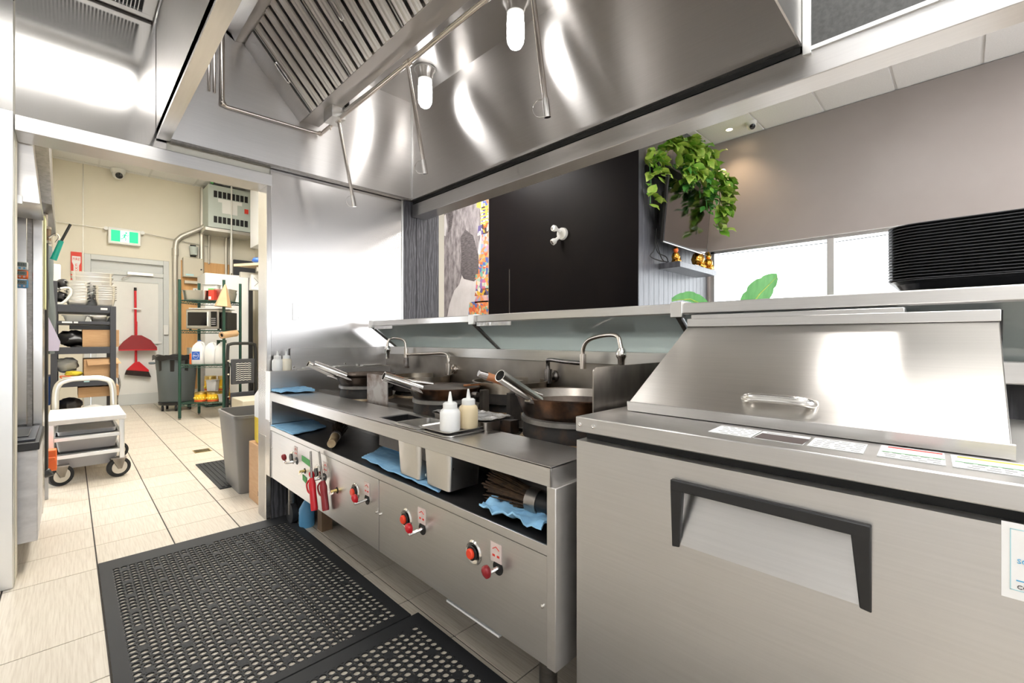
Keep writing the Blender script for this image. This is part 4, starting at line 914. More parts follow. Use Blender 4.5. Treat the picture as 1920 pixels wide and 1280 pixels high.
# printed cards lying along the worktop
def card(y0, y1, x0, x1, label, style):
    z = 0.8927
    c = MB().prism([(x0, y0, z), (x1, y0 + 0.004, z), (x1, y1 + 0.004, z), (x0, y1, z)], (0, 0, 0.0012)).build('recipe_card', 'paper', origin=((x0 + x1) / 2, (y0 + y1) / 2, z)); tag(c, label, 'card', 'laminated cards on the prep counter')
    z2 = z + 0.0013; rnd = random.Random(int(y0 * 1000) + 77)
    def ln(xa, ya, xb, yb, mt, nm='print_line'): MB().box(xa, ya, z2, xb, yb, z2 + 0.0003).build(nm, mt, c, smooth=False)
    if style == 'brown':
        ln(x0 + 0.001, y0 + 0.001, x1 - 0.024, y1 - 0.001, 'ink_brown', 'dark_block')
        ln(x1 - 0.016, y0 + 0.03, x1 - 0.012, y1 - 0.006, 'ink_grey')
    else:
        if style == 'red': ln(x1 - 0.016, y0 + 0.006, x1 - 0.009, y1 - 0.006, 'ink_red', 'heading'); ln(x0 + 0.040, y0 + 0.002, x0 + 0.0425, y1 - 0.002, 'ink_green')
        if style == 'yellow': ln(x1 - 0.018, y0 + 0.004, x1 - 0.010, y1 - 0.004, 'ink_yellow', 'heading'); ln(x0 + 0.040, y0 + 0.002, x0 + 0.0425, y1 - 0.002, 'ink_green')
        rows = 3 if style in ('red', 'yellow') else 5
        for k in range(rows):
            xx = x0 + 0.008 + k * ((0.028 if style in ('red', 'yellow') else 0.062) / max(rows - 1, 1)); yy = y0 + 0.006
            while yy < y1 - 0.012:
                L = rnd.uniform(0.006, 0.016); ln(xx, yy, xx + 0.0022, min(yy + L, y1 - 0.004), 'ink_grey'); yy += L + rnd.uniform(0.003, 0.008)
card(0.284, 0.362, 0.910, 0.992, 'white printed card on the worktop, farthest from the paper sign', 'plain')
card(0.200, 0.281, 0.913, 0.992, 'card with a dark brown block on the worktop', 'brown')
card(0.116, 0.194, 0.913, 0.996, 'white card of printed rows next to the brown card', 'plain')
card(0.020, 0.099, 0.913, 1.010, 'white card with a red heading and green line', 'red')
card(-0.075, 0.013, 0.913, 1.006, 'white card with a yellow heading and green line', 'yellow')
sg = MB().box(FX - 0.0012, -0.105, 0.744, FX, -0.033, 0.842).build('paper_sign', 'paper', None); tag(sg, 'white paper sign with a thin teal border stuck on the fridge door', 'sign')
for (ya, za, yb, zb) in ((-0.105, 0.8335, -0.0405, 0.8345), (-0.105, 0.7555, -0.0405, 0.7565), (-0.0415, 0.7555, -0.0405, 0.8345)):
    MB().box(FX - 0.0016, ya, za, FX - 0.001, yb, zb).build('border_line', 'ink_teal', sg, smooth=False)
text('lettering', 'SC', 0.0085, (FX - 0.0015, -0.0465, 0.7935), FACE_MX, 'ink_blue', sg, align='LEFT')
text('lettering', 'CO', 0.0072, (FX - 0.0015, -0.0465, 0.7605), FACE_MX, 'ink', sg, align='LEFT')
text('lettering', '1', 0.007, (FX - 0.0015, -0.053, 0.823), FACE_MX, 'ink', sg, align='LEFT')
MB().box(FX - 0.0016, -0.062, 0.768, FX - 0.001, -0.046, 0.7695).build('print_line', 'ink_blue', sg, smooth=False)

# ================================================================== PASS-THROUGH SHELF AND FOOD GUARD
ps = thing('pass_through_shelf', 'long stainless pass-through shelf with a sloped glass food guard', 'shelf', (1.6, 1.2, 0.96))
MB().box(1.42, -0.75, 1.160, 1.58, 2.765, 1.194).box(1.58, -0.75, 1.160, 1.87, 0.22, 1.194).build('shelf_board', 'steel_y', ps, bevel=0.003)
MB().box(1.66, -0.75, 0.966, 2.0, 2.915, 1.0).build('counter_top', 'steel_y', ps)
MB().box(1.585, -0.75, 0.972, 1.66, 2.915, 1.024).build('lower_rail', 'steel_y', ps, 'steel rail at the foot of the glass', bevel=0.002)
for yy in (2.755, 1.715, 0.664):
    MB().box(1.408, yy - 0.020, 1.148, 1.47, yy + 0.020, 1.198).build('clamp', 'steel_pan', ps, bevel=0.002)
    MB().prism([(1.418, yy - 0.008, 1.150), (1.438, yy - 0.008, 1.150), (1.612, yy - 0.008, 1.022), (1.592, yy - 0.008, 1.022)], (0, 0.016, 0)).build('bracket', 'steel_dark', ps, bevel=0.001)
for (ya, yb) in ((1.726, 2.744), (0.675, 1.704), (-0.74, 0.653)):
    MB().prism([(1.428, ya, 1.158), (1.436, ya, 1.158), (1.610, ya, 1.025), (1.602, ya, 1.025)], (0, yb - ya, 0)).build('glass_pane', 'guard_glass', ps, smooth=False)
MB().box(1.46, 0.12, 1.146, 1.50, 0.62, 1.160).build('daylight_bar', 'steel_pan', ps)  # steel bar standing in for the bright daylight line under the shelf
for (ya, yb) in ((2.50, 2.73), (1.45, 1.69)): MB().box(1.425, ya, 1.140, 1.428, yb, 1.158).build('daylight_strip', 'clear_wrap', ps)  # pale shiny strips in place of daylight showing below the shelf edge
def sheet_on_glass(y0, y1, label, words=None):
    o = thing('hazard_notice', label, 'sign', (1.45, (y0 + y1) / 2, 1.10))
    pts = []
    for (y, u) in ((y0, 0.08), (y1, 0.08), (y1, 0.40), (y0, 0.40)):
        pts.append((1.4385 + (1.6125 - 1.4385) * u, y, 1.158 + (1.025 - 1.158) * u))
    MB().prism(pts, (0.0008, 0, 0.001)).build('sheet', 'fence_paper', o, smooth=False)
    if words:
        tt = text('lettering', words, 0.030, (1.4735, (y0 + y1) / 2, 1.1265), (0, 0, 0), 'ink_grey', o)
        dn = V((1.6125 - 1.4385, 0, 1.025 - 1.158)).normalized(); tx = V((0, 1, 0)); ty = -dn; tz = tx.cross(ty)
        Mx = Matrix((tx, ty, tz)).transposed(); tt.rotation_euler = Mx.to_euler()
sheet_on_glass(0.86, 1.15, 'pale notice on the glass reading caution hot, seen from behind', 'CAUTION HOT')
sheet_on_glass(1.88, 2.12, 'pale blank notice on the glass pane nearest the steel wall')
# stack of black serving trays on the shelf
def tray(z):
    return MB().pan(1.645, -0.105, z, 0.415, 0.475, 0.0125, 0.055, 0.010, 0.007, 0.002, 5)
t0 = tray(0).build('serving_tray', 'tray_black', origin=(1.645, -0.105, 0), ang=60)
NT = 20
for k in range(NT):
    z = 1.196 + (0.016 if k else 0) + 0.0072 * max(k - 1, 0)
    if k == 0: o = MB().pan(1.645, -0.105, 1.195, 0.405, 0.465, 0.026, 0.055, 0.014, 0.010, 0.002, 5).build('serving_tray', 'tray_black', ang=60)
    elif k == 1: o = t0
    else: o = t0.copy(); COL.objects.link(o)
    if k: o.location = (1.645, -0.105, z)
    lb = 'black serving tray inside the tall stack on the pass-through shelf'
    if k == 0: lb = 'deepest black tray at the bottom of the tall stack'
    if k == NT - 1: lb = 'topmost black serving tray of the tall stack'
    tag(o, lb, 'tray', 'stacked black trays')

# ================================================================== RUBBER MATS
def hole_mat(x0, x1, y0, y1, hx0_, hy0_, nx, ny, px, py, r, plugs):
    mb = MB(); z1, z0 = 0.0065, 0.0008; N = 10
    xa, xb = hx0_ - px / 2, hx0_ + px * (nx - 0.5); ya, yb = hy0_ - py / 2, hy0_ + py * (ny - 0.5)
    mb.box(x0, y0, z0, x1, ya, z1); mb.box(x0, yb, z0, x1, y1, z1); mb.box(x0, ya, z0, xa, yb, z1); mb.box(xb, ya, z0, x1, yb, z1)
    vs = []; fs = []
    sq = [(1, 0), (1, 0.8), (0.5, 1), (-0.5, 1), (-1, 0.8), (-1, 0), (-1, -0.8), (-0.5, -1), (0.5, -1), (1, -0.8)]
    for i in range(nx):
        for j in range(ny):
            cx, cy = hx0_ + i * px, hy0_ + j * py; o = len(vs)
            if plugs(i, j):
                vs += [(cx - px / 2, cy - py / 2, z1), (cx + px / 2, cy - py / 2, z1), (cx + px / 2, cy + py / 2, z1), (cx - px / 2, cy + py / 2, z1)]; fs.append((o, o + 1, o + 2, o + 3)); continue
            for k in range(N):
                a = 2 * math.pi * k / N
                vs += [(cx + sq[k][0] * px / 2, cy + sq[k][1] * py / 2, z1), (cx + r * math.cos(a), cy + r * math.sin(a), z1), (cx + r * math.cos(a), cy + r * math.sin(a), z0)]
            for k in range(N):
                l = (k + 1) % N
                fs.append((o + 3 * k, o + 3 * l, o + 3 * l + 1, o + 3 * k + 1)); fs.append((o + 3 * k + 1, o + 3 * l + 1, o + 3 * l + 2, o + 3 * k + 2))
    mb.add(vs, fs); return mb
plug = lambda i, j: (i % 4 == 1) and (j % 5 == (i // 4 * 2) % 5)
tag(hole_mat(0.098, 0.945, 1.515, 2.905, 0.155, 1.565, 27, 42, 0.0283, 0.0296, 0.0118, plug).build('rubber_mat', 'rubber', smooth=False), 'large black perforated rubber mat reaching to the doorway', 'mat', 'perforated rubber mats')
tag(hole_mat(0.125, 0.973, 0.12, 1.508, 0.176, 0.19, 27, 43, 0.0283, 0.0296, 0.0118, plug).build('rubber_mat', 'rubber', smooth=False), 'black perforated rubber mat in the corner of the picture beside the range', 'mat', 'perforated rubber mats')
MB_ = MB().box(0.765, 3.74, 0.0, 1.20, 4.61, 0.008)
for k in range(14): MB_.box(0.785 + 0.03 * k, 3.76, 0.008, 0.80 + 0.03 * k, 4.59, 0.013)
tag(MB_.build('ribbed_mat', 'rubber', smooth=False), 'small black ribbed rubber mat beyond the doorway', 'mat')
dr_ = thing('floor_drain', 'small bronze floor drain grate set in the tiles', 'drain', (0.905, 5.15, 0))
MB().box(0.84, 5.08, 0.0005, 0.975, 5.22, 0.003).build('plate', 'brass', dr_)
for k in range(5): MB().box(0.85, 5.093 + 0.026 * k, 0.003, 0.965, 5.105 + 0.026 * k, 0.0036).build('slot', 'gap_black', dr_)
# steel switch plate on the wall
sw = thing('wall_plate', 'blank steel switch plate screwed to the steel wall', 'switch plate', (1.012, W1, 1.19))
MB().box(0.979, W1 - 0.005, 1.192, 1.046, W1, 1.300).build('plate', 'aluminium', sw, bevel=0.002)
for zz in (1.208, 1.284): MB().lathe([(0.0001, 0), (0.004, 0), (0.0035, 0.0015), (0.0001, 0.002)], (1.012, W1 - 0.005, zz), (0, -1, 0), 10).build('screw', 'chrome', sw)

# ================================================================== DINING ROOM
mu = thing('wall_mural', 'printed mural strip with a grey elephant hide and a colourful mosaic spire', 'mural', (4.25, 5.25, 1.3))
mx_ = 4.252
MB().box(mx_, 4.78, 1.3, 4.26, 5.9, 3.2).build('print_sheet', 'mural_light', mu, smooth=False)
def mur(pts, nm, mt, d=0.0015): MB().prism([(mx_, p[0], p[1]) for p in pts], (-d, 0, 0)).build(nm, mt, mu, smooth=False)
mur([(5.9, 3.2), (5.9, 1.42), (5.78, 1.36), (5.70, 1.62), (5.58, 1.82), (5.46, 1.90), (5.38, 2.05), (5.20, 2.10), (5.04, 2.25), (4.96, 2.55), (4.94, 2.85), (5.02, 3.2)], 'hide_print', 'mural_grey')
mur([(5.42, 2.62), (5.30, 2.72), (5.12, 2.60), (5.0, 2.3), (4.98, 1.98), (5.10, 1.92), (5.34, 1.98), (5.42, 2.08), (5.40, 2.35)], 'fold_print', 'mural_dark', 0.0022)
mur([(5.80, 3.2), (5.66, 3.2), (5.60, 2.98), (5.66, 2.80), (5.74, 2.74), (5.72, 2.95)], 'ear_print', 'mural_dark', 0.0022)
mur([(5.9, 3.0), (5.9, 2.74), (5.80, 2.70), (5.76, 2.85), (5.80, 3.05)], 'pale_ear', 'mural_light', 0.0025)
mur([(5.02, 3.2), (4.94, 3.2), (4.94, 2.96), (5.04, 3.0)], 'gold_trim', 'ink_yellow', 0.0022)
spire = [(1.30, 1.62, 0.46, 'mosaic_orange'), (1.60, 1.70, 0.30, 'mosaic_pink'), (1.70, 1.80, 0.30, 'mosaic_dark'), (1.80, 1.95, 0.28, 'mosaic_mint'), (1.95, 2.02, 0.30, 'mosaic_orange'), (2.02, 2.30, 0.22, 'mosaic_orange'), (2.30, 2.58, 0.17, 'mosaic_pink'), (2.58, 2.72, 0.24, 'mosaic_dark'), (2.72, 2.98, 0.16, 'mosaic_dark'), (2.98, 3.2, 0.12, 'mosaic_orange')]
for (za, zb, wd, mt) in spire: mur([(4.782, za), (4.782 + wd, za), (4.782 + wd * 0.92, zb), (4.782, zb)], 'spire_band', mt, 0.003)
for k in range(5): mur([(4.782, 2.735 + 0.05 * k), (4.95, 2.735 + 0.05 * k), (4.95, 2.755 + 0.05 * k), (4.782, 2.755 + 0.05 * k)], 'spire_ring', 'ink_yellow', 0.004)
# emergency light heads
em = thing('emergency_light', 'white twin head emergency light on the black wall', 'light', (4.25, 3.43, 2.33))
eY, eZ = 3.43, 2.345
MB().cyl((4.26, eY, eZ), (4.225, eY, eZ), 0.075, 0.07, 24).build('backplate', 'camera_white', em)
for (dy, dz, ax) in ((0.050, 0.055, (-1, 0.1, 0.1)), (0.060, -0.070, (-0.7, 0.4, -0.6))):
    h = MB().lathe([(0.0001, 0), (0.022, 0.0), (0.038, 0.03), (0.038, 0.06), (0.035, 0.064), (0.0001, 0.062)], (4.20, eY + dy, eZ + dz), ax, 20).build('lamp_head', 'camera_white', em)
    MB().lathe([(0.0001, 0.063), (0.03, 0.063), (0.0001, 0.068)], (4.20, eY + dy, eZ + dz), ax, 18).build('lens', 'chrome', h)
    MB().cyl((4.235, eY + dy * 0.4, eZ + dz * 0.4), (4.20, eY + dy, eZ + dz), 0.02).build('knuckle', 'camera_white', h)
# television
tv = thing('television', 'wall mounted black television tilted down under trailing plants', 'television', (5.0, 2.3, 2.08))
Mt = Matrix.Rotation(R(5), 3, 'X'); c0 = V((4.99, 2.215, 2.44))
MB().obox(c0, (1.12, 0.035, 0.70), Mt).build('screen_frame', 'black_plastic', tv, bevel=0.003)
MB().obox(c0 + Mt @ V((0, -0.019, 0.004)), (1.09, 0.002, 0.665), Mt).build('screen', 'tv_screen', tv, smooth=False)
MB().obox(c0 + Mt @ V((0, 0.05, -0.05)), (1.0, 0.065, 0.50), Mt).build('back_housing', 'black_plastic', tv, bevel=0.01)
MB().box(4.8, 2.28, 2.2, 5.2, 2.42, 2.6).build('wall_bracket', 'black_plastic', tv)
MB().obox(c0 + Mt @ V((0, -0.018, -0.345)), (1.12, 0.006, 0.010), Mt).build('chin_strip', 'aluminium', tv)
for k, pts in enumerate(([(4.46, 2.32, 2.25), (4.50, 2.36, 2.05), (4.44, 2.38, 1.96), (4.60, 2.34, 1.925), (4.72, 2.33, 1.93)], [(4.52, 2.34, 2.12), (4.60, 2.36, 2.03), (4.68, 2.36, 1.95), (4.78, 2.34, 1.925)], [(4.50, 2.35, 2.08), (4.62, 2.38, 2.02), (4.74, 2.35, 1.99), (4.80, 2.35, 1.925)])):
    tag(MB().tube(bez(pts, 6), 0.006, 6).build('power_cord', 'cord'), ('black cord hanging from the left edge of the television', 'black cord looping to the middle of the floating shelf', 'black cord arching over the floating shelf')[k], 'cord', 'television cords')
fs_ = tag(MB().box(4.70, 2.17, 1.855, 5.72, 2.42, 1.918).build('floating_shelf', 'plank_grey', bevel=0.003), 'grey floating shelf below the television', 'shelf')
# figurines
def figurine(x, y, z, s, label, m1, m2):
    t = thing('figurine', label, 'figurine', (x, y, z), 'figurines on the floating shelf')
    MB().lathe([(0.0001, 0), (0.075 * s, 0), (0.08 * s, 0.02 * s), (0.06 * s, 0.06 * s), (0.075 * s, 0.11 * s), (0.055 * s, 0.17 * s), (0.03 * s, 0.19 * s), (0.0001, 0.19 * s)], (x, y, z), n=18).build('body', m1, t)
    MB().sphere((x, y, z + 0.225 * s), 0.045 * s, 14, 10).build('head', m2, t)
    MB().lathe([(0.04 * s, 0), (0.03 * s, 0.02 * s), (0.012 * s, 0.06 * s), (0.0001, 0.07 * s)], (x, y, z + 0.25 * s), n=12).build('headdress', m1, t)
    for sd in (-1, 1): MB().tube(bez([(x + sd * 0.055 * s, y, z + 0.15 * s), (x + sd * 0.09 * s, y - 0.02 * s, z + 0.10 * s), (x + sd * 0.03 * s, y - 0.06 * s, z + 0.07 * s)], 4), 0.018 * s, 8).build('arm', m1, t)
    MB().sphere((x - 0.03 * s, y - 0.05 * s, z + 0.03 * s), 0.035 * s, 10, 8).build('knee', m1, t); MB().sphere((x + 0.03 * s, y - 0.05 * s, z + 0.03 * s), 0.035 * s, 10, 8).build('knee', m1, t)
figurine(4.79, 2.26, 1.918, 0.62, 'small gold and red figurine at the cord end of the shelf', 'gold', 'orange_plastic')
figurine(5.42, 2.28, 1.918, 1.05, 'tall gold figurine at the window end of the shelf', 'gold', 'gold')
figurine(5.56, 2.21, 1.918, 0.70, 'short gold figurine in front of the tall one', 'gold', 'gold')
tag(MB().box(5.22, 2.22, 1.919, 5.40, 2.30, 1.945).build('small_box', 'white_plastic', bevel=0.004), 'small white box lying beside the tall figurine', 'box')
tag(MB().box(5.02, 2.27, 1.919, 5.20, 2.36, 1.942).build('set_top_box', 'black_plastic', bevel=0.004), 'flat black box in the middle of the floating shelf', 'box')
# dome camera on dining ceiling
def dome_cam(c, ax, label, s=1.0):
    t = thing('security_camera', label, 'camera', c)
    c = V(c); ax = V(ax).normalized()
    MB().lathe([(0.0001, 0), (0.062 * s, 0), (0.062 * s, 0.02 * s), (0.055 * s, 0.045 * s), (0.0001, 0.045 * s)], c, (0, 0, -1), 24).build('base', 'camera_white', t)
    q = c + V((0, 0, -0.055 * s)) + ax * 0.01
    MB().sphere(q, 0.05 * s, 18, 12).build('ball', 'camera_white', t)
    MB().lathe([(0.0001, 0.046 * s), (0.031 * s, 0.044 * s), (0.031 * s, 0.050 * s), (0.0001, 0.054 * s)], q, ax, 20).build('lens', 'lens_black', t)
dome_cam((5.74, 1.78, 3.644), (-0.75, -0.45, -0.5), 'white dome camera on the dining room ceiling')
# plants trailing over the television
def leaf_obj(nm, mt, L, W_):
    mb = MB(); pr = [(0, 0), (0.25, 0.75), (0.5, 1.0), (0.75, 0.7), (1.0, 0.0)]
    vs = [(0, 0, 0)]; 
    for t_, w_ in pr[1:-1]: vs += [(-w_ * W_ / 2, t_ * L, 0.10 * L * t_), (0, t_ * L, 0.02 * L - 0.10 * L * t_ * t_), (w_ * W_ / 2, t_ * L, 0.10 * L * t_)]
    vs.append((0, L, -0.14 * L))
    fs = [(0, 2, 1), (0, 3, 2)]
    for k in range(2):
        a = 1 + 3 * k; fs += [(a, a + 1, a + 4, a + 3), (a + 1, a + 2, a + 5, a + 4)]
    fs += [(7, 8, 10), (8, 9, 10)]
    mb.add(vs, fs); o = mb.build(nm, mt, origin=(0, 0, 0), ang=60); return o
LEAF = {k: leaf_obj('leaf', m_, L, W_) for k, m_, L, W_ in (('a', 'leaf_a', 0.105, 0.07), ('b', 'leaf_b', 0.115, 0.08), ('c', 'leaf_c', 0.095, 0.05))}
def trailing(label, paths, n, kinds, seed, sz=1.0):
    t = thing('trailing_plant', label, 'plant', paths[0][0], 'plants trailing over the television'); rnd = random.Random(seed); og = V(paths[0][0])
    per = max(1, n // len(paths))
    for pts in paths:
        pl = bez(pts, 8); MB().tube(pl, 0.005, 5).build('stem', 'leaf_c', t)
        for k in range(per):
            p = pl[int(rnd.random() ** 0.8 * (len(pl) - 1))]
            o = LEAF[rnd.choice(kinds)].copy(); COL.objects.link(o); o.name = 'leaf'; o.parent = t
            o.location = V(p) - og + V((rnd.uniform(-.05, .05), rnd.uniform(-.06, .03), rnd.uniform(-.04, .04)))
            o.rotation_euler = (R(rnd.uniform(-75, 10)), R(rnd.uniform(-35, 35)), R(180 + rnd.uniform(-85, 85))); o.scale = [sz * rnd.uniform(0.8, 1.25)] * 3
trailing('pothos trailing down the left of the television', [[(4.36, 2.36, 3.05), (4.33, 2.33, 2.9), (4.36, 2.33, 2.72), (4.345, 2.33, 2.50)], [(4.44, 2.36, 3.1), (4.40, 2.32, 2.96), (4.39, 2.31, 2.80)], [(4.46, 2.3, 3.12), (4.44, 2.28, 3.0), (4.42, 2.3, 2.92)]], 60, 'bab', 1, 1.1)
trailing('variegated pothos heaped over the top left of the television', [[(4.55, 2.25, 3.2), (4.58, 2.14, 3.1), (4.62, 2.10, 2.92), (4.64, 2.1, 2.78)], [(4.72, 2.25, 3.28), (4.78, 2.12, 3.2), (4.84, 2.08, 3.0), (4.86, 2.08, 2.84)], [(4.60, 2.25, 3.18), (4.72, 2.14, 3.22), (4.86, 2.1, 3.1)], [(4.9, 2.25, 3.3), (4.96, 2.1, 3.18), (5.0, 2.08, 3.02)]], 150, 'bab', 2, 1.3)
trailing('dark green fern over the middle of the television', [[(4.85, 2.25, 3.1), (4.93, 2.10, 2.96), (4.98, 2.08, 2.80), (5.0, 2.08, 2.64)], [(5.0, 2.2, 3.1), (5.08, 2.10, 2.92), (5.14, 2.08, 2.74), (5.18, 2.07, 2.52)], [(5.12, 2.2, 3.1), (5.22, 2.10, 2.90), (5.26, 2.08, 2.70)], [(4.62, 2.2, 2.95), (4.66, 2.1, 2.82), (4.68, 2.1, 2.70)]], 150, 'cca', 3, 1.05)
trailing('pothos trailing down the right end of the television', [[(5.15, 2.25, 3.3), (5.28, 2.10, 3.22), (5.38, 2.06, 3.02), (5.40, 2.05, 2.80)], [(5.34, 2.25, 3.22), (5.50, 2.08, 3.12), (5.60, 2.05, 2.90), (5.58, 2.05, 2.66)], [(5.46, 2.2, 3.1), (5.54, 2.08, 2.86), (5.50, 2.06, 2.58), (5.52, 2.06, 2.34)], [(5.5, 2.2, 3.18), (5.68, 2.06, 3.02), (5.70, 2.04, 2.82)]], 150, 'aab', 4, 1.2)
for o in LEAF.values(): bpy.data.objects.remove(o)
tag(MB().box(4.40, 2.26, 2.86, 5.60, 2.42, 2.94).build('plant_ledge', 'black_plastic', bevel=0.003), 'black ledge above the television holding the plants', 'shelf')
# banana plant by the window
bp = thing('banana_plant', 'large leaved banana plant in front of the window', 'plant', (4.6, 1.75, 0.0))
MB().lathe([(0.0001, 0), (0.14, 0), (0.17, 0.3), (0.15, 0.3), (0.0001, 0.28)], (4.6, 1.75, 0), n=24).build('pot', 'charcoal_paint', bp)
def big_leaf(p0, p1, sag, W_, stem0):
    p0, p1 = V(p0), V(p1); d = p1 - p0; side = d.normalized().cross(V((0.70, 0.50, -0.1))).normalized(); mb = MB(); vs = []; n = 14
    for k in range(n + 1):
        t_ = k / n; c = p0 + d * t_ + V((0, 0, sag * math.sin(math.pi * t_) )); w_ = W_ * math.sin(math.pi * min(0.06 + t_ * 0.94, 1)) ** 0.6 * (1 - 0.25 * t_)
        if k in (5, 10): w_ *= 0.86
        vs += [c - side * w_ + V((0, 0, 0.02)), c - V((0, 0, 0.015)), c + side * w_ + V((0, 0, 0.03))]
    fs = []
    for k in range(n): a = 3 * k; fs += [(a, a + 1, a + 4, a + 3), (a + 1, a + 2, a + 5, a + 4)]
    mb.add(vs, fs); l = mb.build('leaf', 'banana_leaf', bp, ang=80)
    MB().tube([p0, (p0 + p1) / 2 + V((0, 0, sag)), p1], [0.009, 0.006, 0.002], 6).build('midrib', 'leaf_b', l)
    MB().tube(bez([stem0, (V(stem0) + p0) / 2 + V((0, 0, 0.1)), p0], 5), 0.014, 7).build('stalk', 'leaf_a', bp)
big_leaf((4.72, 1.55, 1.28), (5.06, 1.33, 1.70), 0.03, 0.13, (4.6, 1.75, 0.28))
big_leaf((4.75, 1.88, 1.40), (4.40, 2.12, 1.47), 0.05, 0.07, (4.6, 1.75, 0.28))
tag(MB().tube([(12, -6, 3.35), (12, 2, 3.2), (12, 12, 3.4)], 0.012, 5).build('utility_wire', 'cord'), 'thin overhead wire outside the dining room window', 'wire')

# ================================================================== BACK ROOM
# ---- exit door
d1 = struct(thing('door_1', 'pale grey metal exit door in the back wall', None, (0.68, 9.5, 0)))
f = MB(); f.box(0.16, 9.47, 0, 0.235, 9.60, 2.38); f.box(1.125, 9.47, 0, 1.20, 9.60, 2.38); f.box(0.235, 9.47, 2.09, 1.125, 9.60, 2.16); f.box(0.235, 9.47, 2.30, 1.125, 9.60, 2.38)
f.build('door_frame', 'door_grey', d1, bevel=0.004)
MB().box(0.235, 9.53, 2.16, 1.125, 9.55, 2.30).build('transom_panel', 'door_grey', d1)
leaf = MB().box(0.238, 9.50, 0.0, 1.122, 9.545, 2.088).build('door_leaf', 'fence_paper', d1)
f = MB(); f.box(0.238, 9.49, 0, 0.30, 9.50, 2.088); f.box(1.06, 9.49, 0, 1.122, 9.50, 2.088); f.box(0.30, 9.49, 1.99, 1.06, 9.50, 2.088); f.box(0.30, 9.49, 0, 1.06, 9.50, 0.18)
f.build('stile_frame', 'door_grey', leaf, bevel=0.002)
MB().box(0.30, 9.475, 0.985, 1.10, 9.49, 1.02).build('push_bar', 'white_plastic', leaf, bevel=0.003)
MB().box(0.66, 9.43, 2.10, 0.99, 9.47, 2.15).build('door_closer', 'steel_pan', d1, bevel=0.004)
MB().tube([(0.70, 9.43, 2.09), (0.62, 9.40, 2.05), (0.60, 9.47, 2.03)], 0.010, 6).build('closer_arm', 'steel_pan', d1)
MB().box(1.125, 9.44, 1.14, 1.19, 9.47, 1.30).build('alarm_contact', 'white_plastic', d1, bevel=0.004)
# exit sign
ex = thing('exit_sign', 'green and white running man exit sign above the back door', 'sign', (0.63, 9.38, 2.56))
MB().box(0.43, 9.36, 2.565, 0.82, 9.45, 2.815).build('housing', 'white_plastic', ex, bevel=0.006)
MB().box(0.462, 9.356, 2.60, 0.788, 9.361, 2.775).build('white_field', 'exit_white', ex, smooth=False)
MB().box(0.462, 9.352, 2.60, 0.572, 9.357, 2.775).build('green_field', 'exit_green', ex, smooth=False); MB().box(0.678, 9.352, 2.60, 0.788, 9.357, 2.775).build('green_field', 'exit_green', ex, smooth=False)
def stick(pts, r): return MB().tube([(p[0], 9.354, p[1]) for p in pts], r, 6)
rm = stick([(0.632, 2.725), (0.618, 2.68)], 0.010).build('running_figure', 'exit_green', ex)
for pts in ([(0.618, 2.68), (0.640, 2.655), (0.63, 2.62)], [(0.618, 2.68), (0.600, 2.655), (0.578, 2.645)], [(0.632, 2.722), (0.606, 2.712), (0.598, 2.685)], [(0.632, 2.722), (0.656, 2.70), (0.67, 2.715)]):
    stick(pts, 0.006).build('running_limb', 'exit_green', ex)
MB().sphere((0.642, 9.354, 2.748), 0.013, 10, 6).build('running_head', 'exit_green', ex)
for sx_, xe in ((0.405, -0.17), (0.845, 1.75)):
    MB().cyl((sx_, 9.43, 2.79), (sx_, 9.37, 2.79), 0.028).build('wire_anchor', 'white_plastic', ex)
    MB().tube([(sx_, 9.42, 2.79), (xe, 9.42, 2.80 if xe < 0 else 2.70)], 0.006, 5).build('tension_wire', 'conduit', ex)
dome_cam((0.545, 9.36, 3.735), (0.1, -0.9, -0.4), 'white dome camera where the back wall meets the ceiling', 1.5)
# fire extinguisher sign
fe = thing('fire_sign', 'red and white fire extinguisher sign beside the exit door', 'sign', (0.06, 9.45, 1.95))
MB().box(0.015, 9.448, 1.80, 0.135, 9.458, 2.385).build('board', 'ink_red', fe, smooth=False)
MB().prism([(0.028, 9.445, 2.32), (0.122, 9.445, 2.32), (0.122, 9.445, 2.23), (0.105, 9.445, 2.18), (0.105, 9.445, 1.80), (0.045, 9.445, 1.80), (0.045, 9.445, 2.18), (0.028, 9.445, 2.23)], (0, 0.004, 0)).build('white_field', 'paper', fe, smooth=False)
text('lettering', 'FIRE', 0.055, (0.075, 9.443, 2.275), FACE_MY, 'ink_red', fe, sx=0.8)
for k, ch in enumerate('EXTINGUISHER'): text('lettering', ch, 0.055, (0.075, 9.443, 2.185 - 0.05 * k), FACE_MY, 'ink_red', fe) if 2.185 - 0.05 * k > 1.82 else None
# broom and dustpan on the door
bx = 0.79
br = thing('broom', 'red handled broom with black bristles hanging on the exit door', 'broom', (bx, 9.44, 0.45))
MB().cyl((bx - 0.02, 9.45, 0.62), (bx - 0.03, 9.45, 1.85), 0.016).build('handle', 'red_plastic', br)
MB().cyl((bx - 0.03, 9.45, 1.85), (bx - 0.03, 9.45, 1.90), 0.018).build('grip', 'black_plastic', br)
MB().prism([(bx - 0.03, 9.43, 0.70), (bx + 0.02, 9.43, 0.70), (bx + 0.14, 9.43, 0.56), (bx + 0.14, 9.43, 0.53), (bx - 0.14, 9.43, 0.57), (bx - 0.12, 9.43, 0.60)], (0, 0.05, 0)).build('broom_head', 'red_plastic', br, bevel=0.005)
MB().prism([(bx - 0.14, 9.425, 0.57), (bx + 0.14, 9.425, 0.53), (bx + 0.17, 9.425, 0.44), (bx - 0.16, 9.425, 0.50)], (0, 0.055, 0)).build('bristles', 'bristle_dark', br)
dp = thing('dustpan', 'red long handled dustpan hanging on the exit door', 'dustpan', (bx, 9.40, 0.85))
